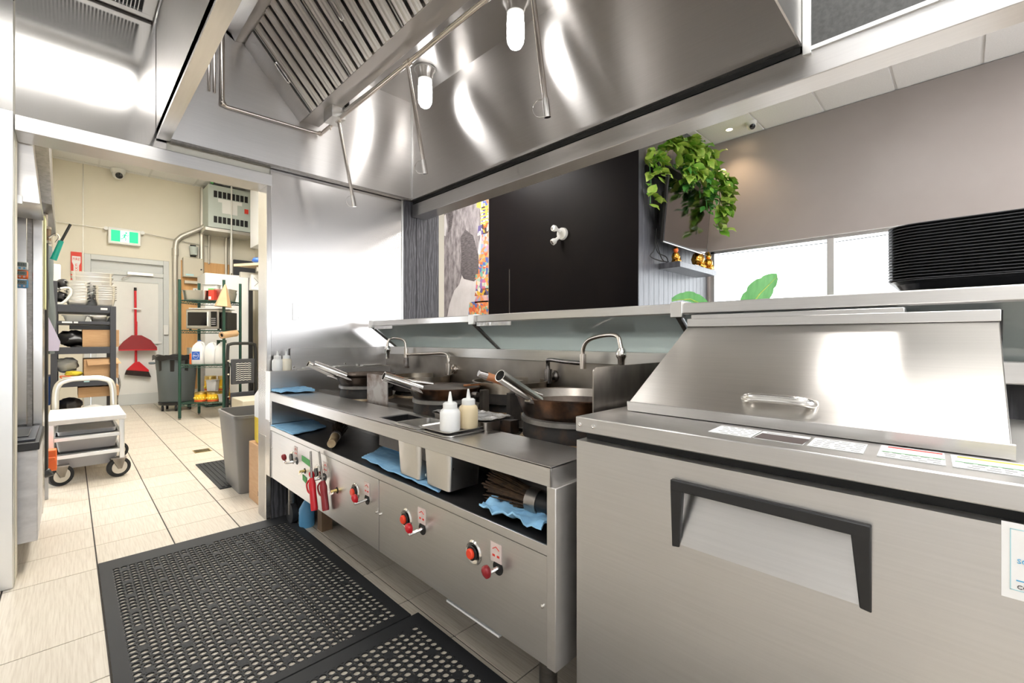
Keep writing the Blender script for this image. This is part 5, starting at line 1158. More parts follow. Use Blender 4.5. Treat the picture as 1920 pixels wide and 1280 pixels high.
MB().cyl((bx - 0.02, 9.41, 0.98), (bx - 0.02, 9.41, 1.35), 0.013).build('handle', 'red_plastic', dp)
MB().prism([(bx - 0.24, 9.36, 0.90), (bx + 0.24, 9.36, 0.88), (bx + 0.24, 9.36, 0.93), (bx + 0.16, 9.36, 1.05), (bx + 0.04, 9.36, 1.13), (bx - 0.08, 9.36, 1.13), (bx - 0.18, 9.36, 1.03), (bx - 0.24, 9.36, 0.94)], (0, 0.05, 0)).build('pan', 'red_dark', dp, bevel=0.006)
MB().box(bx - 0.24, 9.352, 0.885, bx + 0.24, 9.362, 0.90).build('lip', 'red_plastic', dp)
MB().box(bx - 0.07, 9.43, 1.55, bx + 0.05, 9.46, 1.57).build('wall_hook', 'white_plastic', dp)
# ---- conduit and electrical gear on the far wall
cdt = thing('conduit_run', 'grey bent conduit climbing the back wall beside the door', 'conduit', (1.28, 9.40, 0))
MB().tube(bez([(1.275, 9.40, 0.0), (1.275, 9.40, 1.5), (1.275, 9.40, 2.55), (1.33, 9.40, 2.78), (1.52, 9.38, 2.92), (1.64, 9.35, 3.0), (1.76, 9.28, 3.12)], 6), 0.040, 10).build('pipe', 'conduit', cdt)
MB().cyl((1.275, 9.40, 2.48), (1.275, 9.40, 2.60), 0.048).build('coupling', 'conduit', cdt)
MB().cyl((1.70, 9.32, 3.05), (1.79, 9.24, 3.15), 0.052).build('connector', 'conduit', cdt)
tag(MB().tube([(1.345, 9.43, 0.0), (1.345, 9.43, 2.0)], 0.018, 8).build('thin_conduit', 'conduit'), 'thin conduit beside the bent one on the back wall', 'conduit', 'wall conduits')
tag(MB().tube([(1.66, 9.42, 1.6), (1.655, 9.42, 2.6), (1.665, 9.42, 3.72)], 0.035, 8).build('flex_conduit', 'steel_pan'), 'shiny flexible conduit up to the ceiling left of the transformer', 'conduit', 'wall conduits')
tag(MB().tube([(1.76, 9.42, 2.4), (1.76, 9.42, 3.72)], 0.016, 8).build('thin_conduit', 'conduit'), 'thin conduit between the flexible conduit and the transformer', 'conduit', 'wall conduits')
for k, xx in enumerate((2.02, 2.09)):
    tag(MB().tube([(xx, 9.41, 0.0), (xx, 9.41, 2.90)], 0.022, 8).build('steel_conduit', 'conduit'), ('left of two conduits under the transformer', 'right of two conduits under the transformer')[k], 'conduit', 'wall conduits')
tf = thing('transformer', 'grey louvred transformer cabinet high in the back corner', 'electrical cabinet', (1.95, 9.0, 2.95))
tfb = MB().box(1.66, 8.95, 2.96, 2.30, 9.44, 3.68).build('cabinet', 'panel_grey', tf, bevel=0.006)
for zz in (3.10, 3.53):
    for k in range(8):
        MB().box(1.74 + 0.066 * k, 8.945, zz - 0.055, 1.79 + 0.066 * k, 8.952, zz + 0.055).build('louvre', 'gap_black', tfb, smooth=False)
MB().box(1.80, 8.944, 3.40, 2.16, 8.951, 3.46).build('label', 'paper', tfb, smooth=False); MB().box(1.86, 8.942, 3.22, 2.09, 8.951, 3.42).build('label', 'paper', tfb, smooth=False); MB().box(2.20, 8.944, 3.28, 2.26, 8.951, 3.36).build('label', 'ink_red', tfb, smooth=False)
MB().box(1.62, 8.94, 2.90, 2.35, 9.45, 2.95).build('bracket', 'steel_pan', tf)
MB().tube([(1.99, 8.90, 2.2), (1.99, 8.90, 3.735)], 0.012, 6).build('hanger_rod', 'white_plastic', tf)
tag(MB().box(1.70, 8.97, 3.70, 1.74, 8.99, 3.74).build('green_tag', 'ink_green'), 'small green tag at the top of the transformer', 'tag')
bl = thing('alarm_bell', 'small grey siren above the beige electrical box', 'alarm', (1.53, 9.4, 2.52))
MB().lathe([(0.0001, 0), (0.05, 0), (0.055, 0.05), (0.065, 0.13), (0.07, 0.14), (0.0001, 0.14)], (1.53, 9.38, 2.52), n=18).build('body', 'panel_grey', bl)
MB().box(1.49, 9.42, 2.50, 1.57, 9.46, 2.70).build('bracket', 'gap_black', bl)
eb = thing('electrical_box', 'beige electrical box on the plywood board', 'electrical box', (1.5, 9.36, 2.14))
MB().box(1.375, 9.33, 2.13, 1.66, 9.44, 2.46).build('box', 'beige_box', eb, bevel=0.005); MB().box(1.41, 9.326, 2.15, 1.52, 9.332, 2.18).build('label', 'ink_teal', eb, smooth=False); MB().cyl((1.63, 9.33, 2.27), (1.63, 9.322, 2.27), 0.012).build('latch', 'gap_black', eb)
tag(MB().box(1.36, 9.44, 0.2, 2.12, 9.458, 2.42).build('plywood_board', 'plywood'), 'orange plywood board on the back wall behind the shelving', 'board')
for k, (xx, zz) in enumerate(((1.44, 1.86), (1.56, 1.90))):
    o = thing('socket_box', ('white socket box on the plywood, nearer the door', 'white socket box on the plywood, nearer the tub')[k], 'socket', (xx, 9.42, zz), 'socket boxes')
    MB().box(xx - 0.035, 9.40, zz - 0.05, xx + 0.035, 9.44, zz + 0.05).build('box', 'white_plastic', o, bevel=0.004); MB().box(xx - 0.012, 9.398, zz - 0.025, xx + 0.012, 9.401, zz + 0.025).build('face', 'gap_black', o)
tag(MB().box(1.40, 9.36, 2.02, 1.68, 9.43, 2.07).build('cable_trunking', 'beige_box', bevel=0.004), 'short beige trunking under the electrical box', 'trunking')
tag(MB().box(2.14, 9.39, 2.18, 2.48, 9.455, 2.52).build('dark_panel_box', 'charcoal_paint'), 'dark square panel behind the hanging conduits', 'panel')
tag(MB().box(1.44, 9.20, 0.62, 1.78, 9.43, 0.92).build('wall_cabinet', 'panel_grey', bevel=0.004), 'low grey wall box behind the shelving jugs', 'box')
# tall pale duct at the upper right and a hanging plank shelf
tag(MB().box(2.10, 7.75, 2.55, 2.48, 8.2, ZC - 0.002).build('wall_duct', 'white_enamel', bevel=0.004), 'tall pale duct hanging below the back room ceiling', 'duct')
ws = thing('plank_shelf', 'rough pine plank shelf on grey brackets with cables', 'shelf', (1.95, 7.2, 2.1))
MB().prism([(1.66, 7.30, 2.10), (2.05, 6.60, 2.10), (2.48, 6.60, 2.10), (2.48, 7.35, 2.10)], (0, 0, 0.035)).build('plank', 'pine', ws)
MB().box(1.86, 6.95, 2.02, 2.48, 7.0, 2.075).build('bracket', 'steel_pan', ws); MB().box(1.72, 7.2, 1.95, 2.48, 7.26, 2.02).build('bracket', 'steel_pan', ws)
for k, (xx, yy, r_, mt, lb) in enumerate(((1.93, 7.05, 0.075, 'blue_cable', 'blue bundle lying on the plank shelf'), (2.10, 7.0, 0.085, 'white_plastic', 'white bag on the middle of the plank shelf'), (2.28, 6.9, 0.06, 'white_plastic', 'white bag at the jamb end of the plank shelf'))):
    mb = MB().sphere((xx, yy, 2.165 + r_ * 0.15), r_, 12, 8, (1.4, 1, 0.6)); mb.v = [tuple(V(p) + V((noise.noise(V(p) * 18), noise.noise(V(p) * 18 + V((5, 0, 0))), 0.4 * noise.noise(V(p) * 20))) * 0.02) for p in mb.v]
    zmin = min(p[2] for p in mb.v); mb.v = [(p[0], p[1], p[2] - zmin + 2.135) for p in mb.v]
    tag(mb.build('parcel', mt), lb, 'bundle', 'bundles on the plank shelf')
cc = thing('cable_coil', 'coil of blue network cable hanging under the plank shelf', 'cable', (2.12, 6.9, 1.72))
for k in range(6):
    cx, cz, rr = 2.10 + 0.008 * k, 1.83 - 0.008 * k, 0.10 + 0.012 * (k % 3)
    MB().tube([(cx + rr * math.cos(a / 16 * 2 * math.pi), 6.95 + 0.012 * k, cz + 1.05 * rr * math.sin(a / 16 * 2 * math.pi)) for a in range(16)], 0.006, 6, True).build('loop', 'blue_cable', cc)
MB().tube(bez([(2.12, 6.95, 1.72), (2.2, 6.95, 1.6), (2.35, 6.95, 1.62)], 5), 0.006, 6).build('tail', 'blue_cable', cc)
rb = thing('router_box', 'white box with a black mark hanging under the plank shelf', 'box', (1.93, 7.2, 1.80))
MB().box(1.84, 7.13, 1.77, 2.03, 7.25, 1.99).build('case', 'white_plastic', rb, bevel=0.004)
MB().prism([(1.88, 7.127, 1.82), (1.99, 7.127, 1.94), (1.985, 7.127, 1.945), (1.875, 7.127, 1.825)], (0, 0.003, 0)).build('printed_mark', 'ink_grey', rb); MB().prism([(1.98, 7.127, 1.82), (1.87, 7.127, 1.94), (1.875, 7.127, 1.945), (1.985, 7.127, 1.825)], (0, 0.003, 0)).build('printed_mark', 'ink_grey', rb)
# ---- white fridge
wfz = thing('upright_fridge', 'tall white fridge with a black edge behind the wire shelving', 'fridge', (1.85, 8.5, 0))
MB().box(1.50, 8.30, 0.05, 2.10, 8.9, 2.10).build('cabinet', 'white_enamel', wfz, bevel=0.006); MB().box(2.10, 8.28, 0.05, 2.16, 8.9, 2.10).build('door_edge', 'black_plastic', wfz, bevel=0.004); MB().box(1.52, 8.35, 0, 2.1, 8.85, 0.05).build('base', 'black_plastic', wfz)
# small white unit and hinge rail near the jamb
tm_ = thing('wall_phone', 'small white unit on a bracket beside the doorway jamb', 'unit', (2.18, 7.0, 1.32))
MB().box(2.08, 6.85, 1.34, 2.22, 7.05, 1.60).build('case', 'white_plastic', tm_, bevel=0.006); MB().lathe([(0.09, 0), (0.09, 0.04), (0.05, 0.08), (0.0001, 0.09)], (2.15, 6.95, 1.60), n=18).build('dome', 'black_plastic', tm_); MB().box(2.05, 6.85, 1.30, 2.4, 7.1, 1.335).build('bracket_shelf', 'steel_dark', tm_)
MB().prism([(2.06, 6.95, 1.30), (2.22, 6.95, 1.30), (2.22, 6.95, 1.17)], (0, 0.02, 0)).build('gusset', 'steel_dark', tm_)
tag(MB().tube([(2.20, 7.0, 0.1), (2.20, 7.0, 1.25)], 0.018, 8).build('brown_pipe', 'post_wood'), 'slim brown pipe beside the doorway jamb', 'pipe')
tag(MB().box(2.26, 6.9, 0.0, 2.48, 7.1, 1.28).build('white_upright', 'white_enamel', bevel=0.003), 'narrow white upright panel at the edge of the doorway', 'panel')
# ---- green wire shelving (turned towards the doorway)
SO = V((1.04, 7.32, 0)); su = V((0.43, -0.35, 0)).normalized(); sv = V((0.35, 0.43, 0)).normalized(); MS = Matrix((su, sv, V((0, 0, 1)))).transposed()
def S(u, v, z): p = SO + su * u + sv * v; return (p.x, p.y, z)
SW, SD = 0.555, 0.43
gs = thing('wire_shelving', 'dark green wire shelving unit in front of the white fridge', 'shelving', S(SW / 2, SD / 2, 0))
for (u, v) in ((0, 0), (SW, 0), (0, SD), (SW, SD)):
    p = MB().cyl(S(u, v, 0.02), S(u, v, 1.86), 0.018, n=12).build('post', 'epoxy_green', gs); MB().cyl(S(u, v, 0), S(u, v, 0.025), 0.014, n=10).build('foot', 'steel_dark', p)
LV = (0.215, 0.725, 1.185, 1.585)
for z in LV:
    sh = MB()
    for (a, b2) in (((0, 0), (SW, 0)), ((SW, 0), (SW, SD)), ((SW, SD), (0, SD)), ((0, SD), (0, 0))):
        sh.tube([S(*a, z), S(*b2, z)], 0.006, 6); sh.tube([S(*a, z - 0.035), S(*b2, z - 0.035)], 0.004, 5)
        n_ = 8; zz = []
        for k in range(2 * n_ + 1):
            f_ = k / (2 * n_); zz.append(S(a[0] + (b2[0] - a[0]) * f_, a[1] + (b2[1] - a[1]) * f_, z - (0.035 if k % 2 else 0)))
        sh.tube(zz, 0.003, 4)
    for k in range(1, 18): sh.tube([S(SW * k / 18, 0, z + 0.004), S(SW * k / 18, SD, z + 0.004)], 0.0025, 4)
    sh.build('wire_shelf', 'epoxy_green', gs, smooth=False)
def sbox(nm, u0, u1, v0, v1, z0, z1, mt, parent=None, bevel=0.0):
    c = S((u0 + u1) / 2, (v0 + v1) / 2, (z0 + z1) / 2); mb = MB().obox(c, (u1 - u0, v1 - v0, z1 - z0), MS); return mb.build(nm, mt, parent, bevel=bevel)
def span(nm, u, v, z, W_, D_, H_, mt, label, cat, group=None, r=0.03, taper=0.02):
    c = S(u, v, 0); return tag(MB().pan(c[0], c[1], z, W_, D_, H_, r, taper, 0.012, 0.003, 3, MS).build(nm, mt, ang=50), label, cat, group)
span('hotel_pan', 0.15, 0.17, LV[3] + 0.008, 0.30, 0.28, 0.13, 'steel_pan', 'deep steel pan on the top of the wire shelving', 'pan', 'pans on the wire shelving')
span('plastic_tub', 0.21, 0.36, LV[3] + 0.008, 0.20, 0.12, 0.24, 'cloudy_plastic', 'white plastic tub with a green label on top of the shelving', 'tub')
tag(sbox('tub_label', 0.20, 0.30, 0.285, 0.29, LV[3] + 0.15, LV[3] + 0.19, 'ink_green'), 'green label strip on the white plastic tub', 'label')
span('hotel_pan', 0.44, 0.27, LV[3] + 0.008, 0.20, 0.24, 0.12, 'steel_pan', 'steel pan at the fridge end of the shelving top, lower of two', 'pan', 'pans on the wire shelving'); span('hotel_pan', 0.44, 0.27, LV[3] + 0.05, 0.20, 0.24, 0.12, 'steel_pan', 'steel pan nested at the fridge end of the shelving top, upper of two', 'pan', 'pans on the wire shelving')
bxr = thing('carton', 'small red and white carton between the pans on top of the shelving', 'carton', S(0.31, 0.12, LV[3] + 0.008)); sbox('box', 0.315, 0.385, 0.08, 0.2, LV[3] + 0.008, LV[3] + 0.15, 'ink_red', bxr); sbox('white_flap', 0.318, 0.35, 0.078, 0.081, LV[3] + 0.02, LV[3] + 0.06, 'paper', bxr)
# paper cone hung at the corner post
pc = S(SW, -0.03, 0)
tag(MB().lathe([(0.008, 0.30), (0.03, 0.24), (0.105, 0.0), (0.10, 0.0), (0.0001, 0.27)], (pc[0], pc[1], 1.50), (0.10, 0.0, 1), 5).build('paper_cone', 'kraft', smooth=False), 'brown paper cone hanging on the corner post of the shelving', 'paper cone')
# microwave
mw = thing('microwave', 'silver microwave oven with a black door on the wire shelving', 'microwave', S(0.24, 0.2, LV[2] + 0.008))
sbox('case', 0.045, 0.455, 0.06, 0.40, LV[2] + 0.025, LV[2] + 0.285, 'steel_pan', mw, 0.005)
md = sbox('door', 0.06, 0.345, 0.045, 0.062, LV[2] + 0.045, LV[2] + 0.265, 'aluminium', mw, 0.004)
sbox('window', 0.075, 0.318, 0.041, 0.046, LV[2] + 0.065, LV[2] + 0.245, 'black_gloss', md)
MB().tube([S(0.335, 0.03, LV[2] + 0.06), S(0.335, 0.03, LV[2] + 0.25)], 0.010, 8).build('handle', 'white_plastic', md)
kp = sbox('control_panel', 0.365, 0.435, 0.048, 0.062, LV[2] + 0.055, LV[2] + 0.255, 'black_gloss', mw)
for r_ in range(4):
    for c_ in range(3): sbox('button', 0.373 + 0.019 * c_, 0.386 + 0.019 * c_, 0.045, 0.049, LV[2] + 0.075 + 0.026 * r_, LV[2] + 0.090 + 0.026 * r_, 'ink_grey', kp)
for uu in (0.07, 0.43): sbox('foot', uu - 0.01, uu + 0.01, 0.1, 0.12, LV[2] + 0.008, LV[2] + 0.026, 'black_plastic', mw)
tag(sbox('black_radio', 0.465, 0.545, 0.10, 0.36, LV[2] + 0.008, LV[2] + 0.25, 'black_plastic', bevel=0.005), 'black box squeezed between the microwave and the corner post', 'box')
tag(sbox('cutting_board', 0.10, 0.50, 0.02, 0.40, LV[2] + 0.288, LV[2] + 0.30, 'white_plastic', bevel=0.003), 'thin white board lying on top of the microwave', 'board')
# jugs
def jug(u, v, z, label, w_=0.135, d_=0.14, h_=0.30, lab=False):
    t = thing('plastic_jug', label, 'jug', S(u, v, z), 'jugs on the wire shelving'); c = S(u, v, 0)
    def lp(W_, D_, zz): return [V((c[0], c[1], 0)) + MS @ V((x_, y_, 0)) + V((0, 0, z + zz)) for x_, y_ in rrect(W_, D_, min(W_, D_) * 0.22, 3)]
    MB().loft([lp(w_ * 0.92, d_ * 0.92, 0), lp(w_, d_, 0.015), lp(w_, d_, h_ * 0.62), lp(w_ * 0.8, d_ * 0.8, h_ * 0.80), lp(w_ * 0.4, d_ * 0.4, h_ * 0.93), lp(w_ * 0.28, d_ * 0.28, h_ * 0.95), lp(w_ * 0.28, d_ * 0.28, h_)]).build('body', 'jug_plastic', t)
    MB().tube(bez([S(u + w_ * 0.12, v - d_ * 0.05, z + h_ * 0.95), S(u + w_ * 0.40, v - d_ * 0.1, z + h_ * 0.90), S(u + w_ * 0.46, v - d_ * 0.1, z + h_ * 0.68), S(u + w_ * 0.42, v - d_ * 0.1, z + h_ * 0.55)], 4), 0.012, 7).build('handle', 'jug_plastic', t)
    if lab:
        l = sbox('label', u - w_ * 0.36, u + w_ * 0.30, v - d_ / 2 - 0.002, v - d_ / 2 + 0.001, z + 0.06, z + 0.17, 'blue_cable', t)
        tx = text('lettering', 'Allen\'s', 0.030, S(u - 0.004, v - d_ / 2 - 0.003, z + 0.115), (R(90), 0, math.atan2(-0.35, 0.43)), 'paper', t)
        cl_ = MB().tube([S(u - 0.004 + 0.034 * math.cos(a / 14 * 2 * math.pi), v - d_ / 2 - 0.003, z + 0.115 + 0.040 * math.sin(a / 14 * 2 * math.pi)) for a in range(14)], 0.0015, 4, True).build('label_ring', 'paper', l)
        MB().cyl(S(u, v, z + h_), S(u, v, z + h_ + 0.012), 0.022).build('cap', 'blue_cable', t)
jug(0.19, 0.10, LV[1] + 0.008, 'white jug with a blue printed label on the wire shelving', 0.15, 0.14, 0.31, True)
jug(0.335, 0.12, LV[1] + 0.008, 'plain white jug in the middle of the wire shelving row'); jug(0.465, 0.13, LV[1] + 0.008, 'plain white jug behind the corner post of the shelving')
tag(sbox('orange_carton', 0.075, 0.11, 0.08, 0.2, LV[1] + 0.008, LV[1] + 0.15, 'orange_plastic'), 'thin orange carton left of the labelled jug', 'carton')
tag(MB().cyl(S(0.35, 0.34, LV[1] + 0.008), S(0.35, 0.34, LV[1] + 0.33), 0.06).build('green_jar', 'epoxy_green'), 'dark green canister behind the row of jugs', 'jar')
# cans
def can(u, v, z, label, h_=0.13, r_=0.072):
    t = thing('food_can', label, 'can', S(u, v, z), 'yellow labelled cans'); c = S(u, v, z)
    MB().lathe([(0.0001, 0), (r_, 0), (r_, 0.006), (r_ - 0.003, 0.008), (r_ - 0.003, h_ - 0.008), (r_, h_ - 0.006), (r_, h_), (r_ - 0.006, h_), (r_ - 0.006, h_ - 0.004), (0.0001, h_ - 0.004)], c, n=24).build('tin', 'brass', t)
    MB().lathe([(r_ - 0.001, 0.022), (r_ - 0.001, h_ * 0.80)], c, n=24).build('label', 'can_yellow', t); MB().lathe([(r_ - 0.0008, 0.010), (r_ - 0.0008, 0.03)], c, n=24).build('label_band', 'can_red', t)
    for k in range(5):
        a = math.atan2(-0.43, -0.35) + (k - 2) * 0.5; MB().sphere((c[0] + (r_ - 0.006) * math.cos(a), c[1] + (r_ - 0.006) * math.sin(a), c[2] + 0.055), 0.014, 8, 6, (1, 1, 1.2)).build('printed_fruit', 'ink_yellow', t)
can(0.205, 0.10, LV[0] + 0.008, 'yellow labelled can on the bottom shelf, nearer the grey bin'); can(0.36, 0.11, LV[0] + 0.008, 'yellow labelled can in the middle of the bottom shelf')
can(0.25, 0.25, LV[0] + 0.142, 'yellow labelled can stacked on the upper layer', 0.20); can(0.42, 0.26, LV[0] + 0.142, 'yellow labelled can behind the clear container', 0.20)
can(0.25, 0.26, LV[0] + 0.008, 'yellow labelled can under the stacked one at the back', 0.133); can(0.42, 0.27, LV[0] + 0.008, 'hidden yellow labelled can at the back of the bottom shelf', 0.133)
span('clear_container', 0.34, 0.14, LV[0] + 0.15, 0.13, 0.11, 0.15, 'clear_bin', 'clear square container standing on the cans', 'container', None, 0.015, 0.012)
span('clear_container', 0.485, 0.11, LV[0] + 0.008, 0.085, 0.10, 0.10, 'clear_bin', 'small clear container leaning by the corner post of the bottom shelf', 'container', None, 0.015, 0.012)
# paper roll and step ladder
rl = thing('paper_roll', 'brown paper roll sticking out of the wire shelving', 'paper roll', S(0.60, 0.1, 1.10)); MB().pipe(S(0.55, -0.05, 1.12), S(0.62, 0.18, 1.15), 0.045, 0.02).build('roll', 'kraft', rl); MB().cyl(S(0.555, -0.045, 1.12), S(0.62, 0.17, 1.15), 0.024).build('core', 'gap_black', rl)
ld = thing('step_ladder', 'folded black step ladder leaning beside the wire shelving', 'ladder', (1.62, 6.98, 0))
LA, LB = V((1.50, 6.93, 0)), V((1.86, 7.0, 0)); lu = (LB - LA).normalized(); lw = V((lu.y, -lu.x, 0))
def Lp(a, b2, z): return LA + (LB - LA) * a + lw * b2 + V((0, 0, z))
MB().tube(bez([Lp(0, 0, 0.0), Lp(0.0, 0.0, 0.5), Lp(0.02, 0, 0.93), Lp(0.10, 0, 1.0), Lp(0.5, 0, 1.01), Lp(0.90, 0, 1.0), Lp(0.98, 0, 0.93), Lp(1.0, 0, 0.5), Lp(1.0, 0, 0.0)], 5), 0.020, 8).build('rail_loop', 'black_plastic', ld)
MB().tube([Lp(0.06, -0.07, 0.0), Lp(0.08, -0.03, 0.7)], 0.018, 8).build('rear_leg', 'black_plastic', ld); MB().tube([Lp(0.94, -0.07, 0.0), Lp(0.92, -0.03, 0.7)], 0.018, 8).build('rear_leg', 'black_plastic', ld)
ml = Matrix((lu, -lw, V((0, 0, 1)))).transposed()
st = MB().obox(Lp(0.5, 0.03, 0.63), (0.30, 0.03, 0.34), ml).build('top_step', 'charcoal_paint', ld, bevel=0.01)
for k in range(9):
    zz = 0.51 + 0.028 * k; MB().tube([Lp(0.24 + 0.065 * q, 0.05, zz + (0.008 if q % 2 else 0)) for q in range(9)], 0.004, 5).build('grip_rib', 'white_plastic', st)
MB().obox(Lp(0.5, 0.02, 0.25), (0.30, 0.03, 0.20), ml).build('lower_step', 'charcoal_paint', ld, bevel=0.008)
for zz in (0.78, 0.60, 0.30): MB().cyl(Lp(0, 0.02, zz), Lp(0, 0.035, zz), 0.012).build('rivet', 'chrome', ld)
tag(MB().box(1.53, 6.30, 0, 2.45, 6.85, 0.30).build('chest', 'beige_box', bevel=0.008), 'low cream box on the floor in front of the step ladder', 'box')
# ---- big grey garbage can on a dolly
gc = thing('garbage_can', 'large grey garbage can with a black liner on a wheeled dolly', 'garbage can', (1.13, 8.40, 0))
gx, gy = 1.16, 8.42
MB().lathe([(0.0001, 0.13), (0.20, 0.13), (0.215, 0.15), (0.255, 0.76), (0.275, 0.77), (0.275, 0.80), (0.25, 0.80), (0.21, 0.18), (0.0001, 0.18)], (gx, gy, 0), n=40).build('barrel', 'bin_blue_grey', gc)
mb = MB(); pr = []
for k in range(40):
    a = k / 40 * 2 * math.pi; pr.append(a)
rings = []
for (rr, zz) in ((0.24, 0.60), (0.255, 0.81), (0.285, 0.825), (0.285, 0.76)):
    rings.append([V((gx + (rr + 0.008 * math.sin(9 * a)) * math.cos(a), gy + (rr + 0.008 * math.sin(9 * a)) * math.sin(a), zz + 0.012 * math.sin(7 * a + zz * 20))) for a in pr])
mb.loft(rings, True, False); mb.build('liner', 'glove_black', gc)
MB().box(gx - 0.33, gy - 0.06, 0.70, gx - 0.26, gy + 0.06, 0.73).build('side_grip', 'bin_blue_grey', gc, bevel=0.01)
MB().lathe([(0.0001, 0.09), (0.22, 0.09), (0.225, 0.13), (0.0001, 0.13)], (gx, gy, 0), n=30).build('dolly', 'black_plastic', gc)
for a in (200, 260, 320, 30, 120):
    cx, cy = gx + 0.19 * math.cos(R(a)), gy + 0.19 * math.sin(R(a)); MB().cyl((cx - 0.012, cy, 0.042), (cx + 0.012, cy, 0.042), 0.042, n=16).build('caster', 'rubber', gc)
# ---- slim bin, carton and oil jug behind the jamb
sb = thing('slim_bin', 'tall slim dark grey trash bin just beyond the jamb', 'trash bin', (0.96, 3.72, 0))
def lp(cx, cy, W_, D_, r_, zz): return [V((cx + x_, cy + y_, zz)) for x_, y_ in rrect(W_, D_, r_, 3)]
bxc, byc = 0.962, 3.72
MB().loft([lp(bxc, byc, 0.25, 0.40, 0.03, 0), lp(bxc, byc, 0.33, 0.50, 0.05, 0.53), lp(bxc, byc, 0.345, 0.515, 0.055, 0.53), lp(bxc, byc, 0.345, 0.515, 0.055, 0.55), lp(bxc, byc, 0.315, 0.485, 0.045, 0.55), lp(bxc, byc, 0.24, 0.39, 0.03, 0.02)]).build('shell', 'slim_grey', sb)
cbx = thing('carton', 'tall brown carton printed with 3007 under the oil jug', 'carton', (0.98, 3.26, 0))
MB().box(0.868, 3.10, 0, 1.10, 3.42, 0.385).build('box', 'cardboard', cbx, bevel=0.003)
MB().box(0.96, 3.10, 0.3855, 1.01, 3.42, 0.387).build('tape', 'kraft', cbx)
text('lettering', 'Ha', 0.045, (0.90, 3.098, 0.20), FACE_MY, 'ink', cbx); text('lettering', '3007', 0.045, (0.915, 3.098, 0.075), FACE_MY, 'ink', cbx); text('lettering', 'Ha', 0.04, (0.866, 3.18, 0.20), FACE_MX, 'ink', cbx); text('lettering', '3007', 0.04, (0.866, 3.18, 0.075), FACE_MX, 'ink', cbx)
oj = thing('oil_jug', 'cloudy white oil jug with yellow oil at the bottom, standing on the carton', 'jug', (0.97, 3.27, 0.387))
ox, oy = 0.985, 3.27
MB().loft([lp(ox, oy, 0.20, 0.20, 0.05, 0.388), lp(ox, oy, 0.215, 0.215, 0.05, 0.41), lp(ox, oy, 0.215, 0.215, 0.05, 0.56)]).build('oil_part', 'oil', oj)
MB().loft([lp(ox, oy, 0.216, 0.216, 0.05, 0.56), lp(ox, oy, 0.216, 0.216, 0.05, 0.70), lp(ox, oy, 0.17, 0.17, 0.045, 0.745), lp(ox, oy, 0.165, 0.165, 0.04, 0.79), lp(ox, oy, 0.06, 0.06, 0.028, 0.81)]).build('upper_part', 'jug_plastic', oj)
MB().cyl((ox, oy, 0.805), (ox, oy, 0.83), 0.03).build('cap', 'white_plastic', oj)

# ---- left side of the back room: fryer, hoods, steel cabinet
fy = thing('fryer', 'white stained fryer cabinet with a black lid by the left post', 'fryer', (-0.5, 3.4, 0))
MB().box(-1.0, 3.08, 0.125, -0.106, 3.62, 0.555).build('cabinet', 'stained_side', fy, bevel=0.004)
MB().box(-1.0, 3.07, 0.555, -0.10, 3.62, 0.592).build('rim', 'black_plastic', fy, bevel=0.004)
lidf = MB().box(-0.95, 3.12, 0.592, -0.115, 3.58, 0.602).build('lid', 'charcoal_paint', fy, bevel=0.003); MB().box(-0.30, 3.2, 0.602, -0.14, 3.45, 0.608).build('lid_panel', 'black_plastic', lidf, bevel=0.003)
for (xx, yy) in ((-0.20, 3.14), (-0.14, 3.55)): MB().box(xx - 0.04, yy - 0.03, 0, xx + 0.02, yy + 0.03, 0.125).build('foot', 'steel_dark', fy, bevel=0.004)
tc = thing('steel_cabinet', 'tall steel cabinet behind the fryer with timers stuck on it', 'cabinet', (-0.5, 3.8, 0))
MB().box(-1.1, 3.63, 0.1, -0.165, 3.88, 1.80).build('body', 'steel_v', tc, bevel=0.003); MB().box(-0.165, 3.64, 0.1, -0.145, 3.88, 1.80).build('edge_channel', 'steel_dark', tc); MB().box(-0.145, 3.625, 0.1, -0.105, 3.88, 1.80).build('door_edge', 'steel_v', tc, bevel=0.003)
for (xx, yy) in ((-0.2, 3.68), (-0.2, 3.83)): MB().cyl((xx, yy, 0), (xx, yy, 0.1), 0.025).build('leg', 'steel_dark', tc)
for k, (zz, mt, scr, nm) in enumerate(((1.475, 'white_plastic', '10:15', 'white'), (1.428, 'orange_plastic', '02:00', 'orange red'), (1.378, 'blue_plastic', '07:00', 'light blue'))):
    t = thing('kitchen_timer', '%s kitchen timer stuck on the steel cabinet' % nm, 'timer', (-0.192, 3.61, zz - 0.022), 'kitchen timers')
    MB().box(-0.223, 3.608, zz - 0.023, -0.160, 3.629, zz + 0.022).build('case', mt, t, bevel=0.006); MB().box(-0.217, 3.605, zz - 0.005, -0.166, 3.609, zz + 0.017).build('screen', 'timer_lcd', t)
    text('digits', scr, 0.017, (-0.1915, 3.604, zz + 0.006), FACE_MY, 'ink', t)
    for q in range(3): MB().cyl((-0.208 + 0.0165 * q, 3.609, zz - 0.0135), (-0.208 + 0.0165 * q, 3.604, zz - 0.0135), 0.0048, n=10).build('button', ('ink_blue', 'sticker', 'sticker')[k], t)
h2 = thing('side_hood', 'small steel hood with a slanted face left of the doorway', 'exhaust hood', (-0.5, 3.2, 1.70))
MB().prism([(-1.1, 3.10, 1.72), (-0.098, 3.10, 1.72), (-0.150, 3.10, 2.3), (-1.1, 3.10, 2.3)], (0, 0.42, 0)).build('shell', 'steel_hood', h2, bevel=0.002)
MB().box(-0.40, 3.085, 1.705, -0.155, 3.11, 1.745).build('drip_rail', 'aluminium', h2, bevel=0.002)
h3 = thing('rear_hood', 'dark steel hood behind the slanted one on the left', 'exhaust hood', (-0.5, 4.0, 1.8))
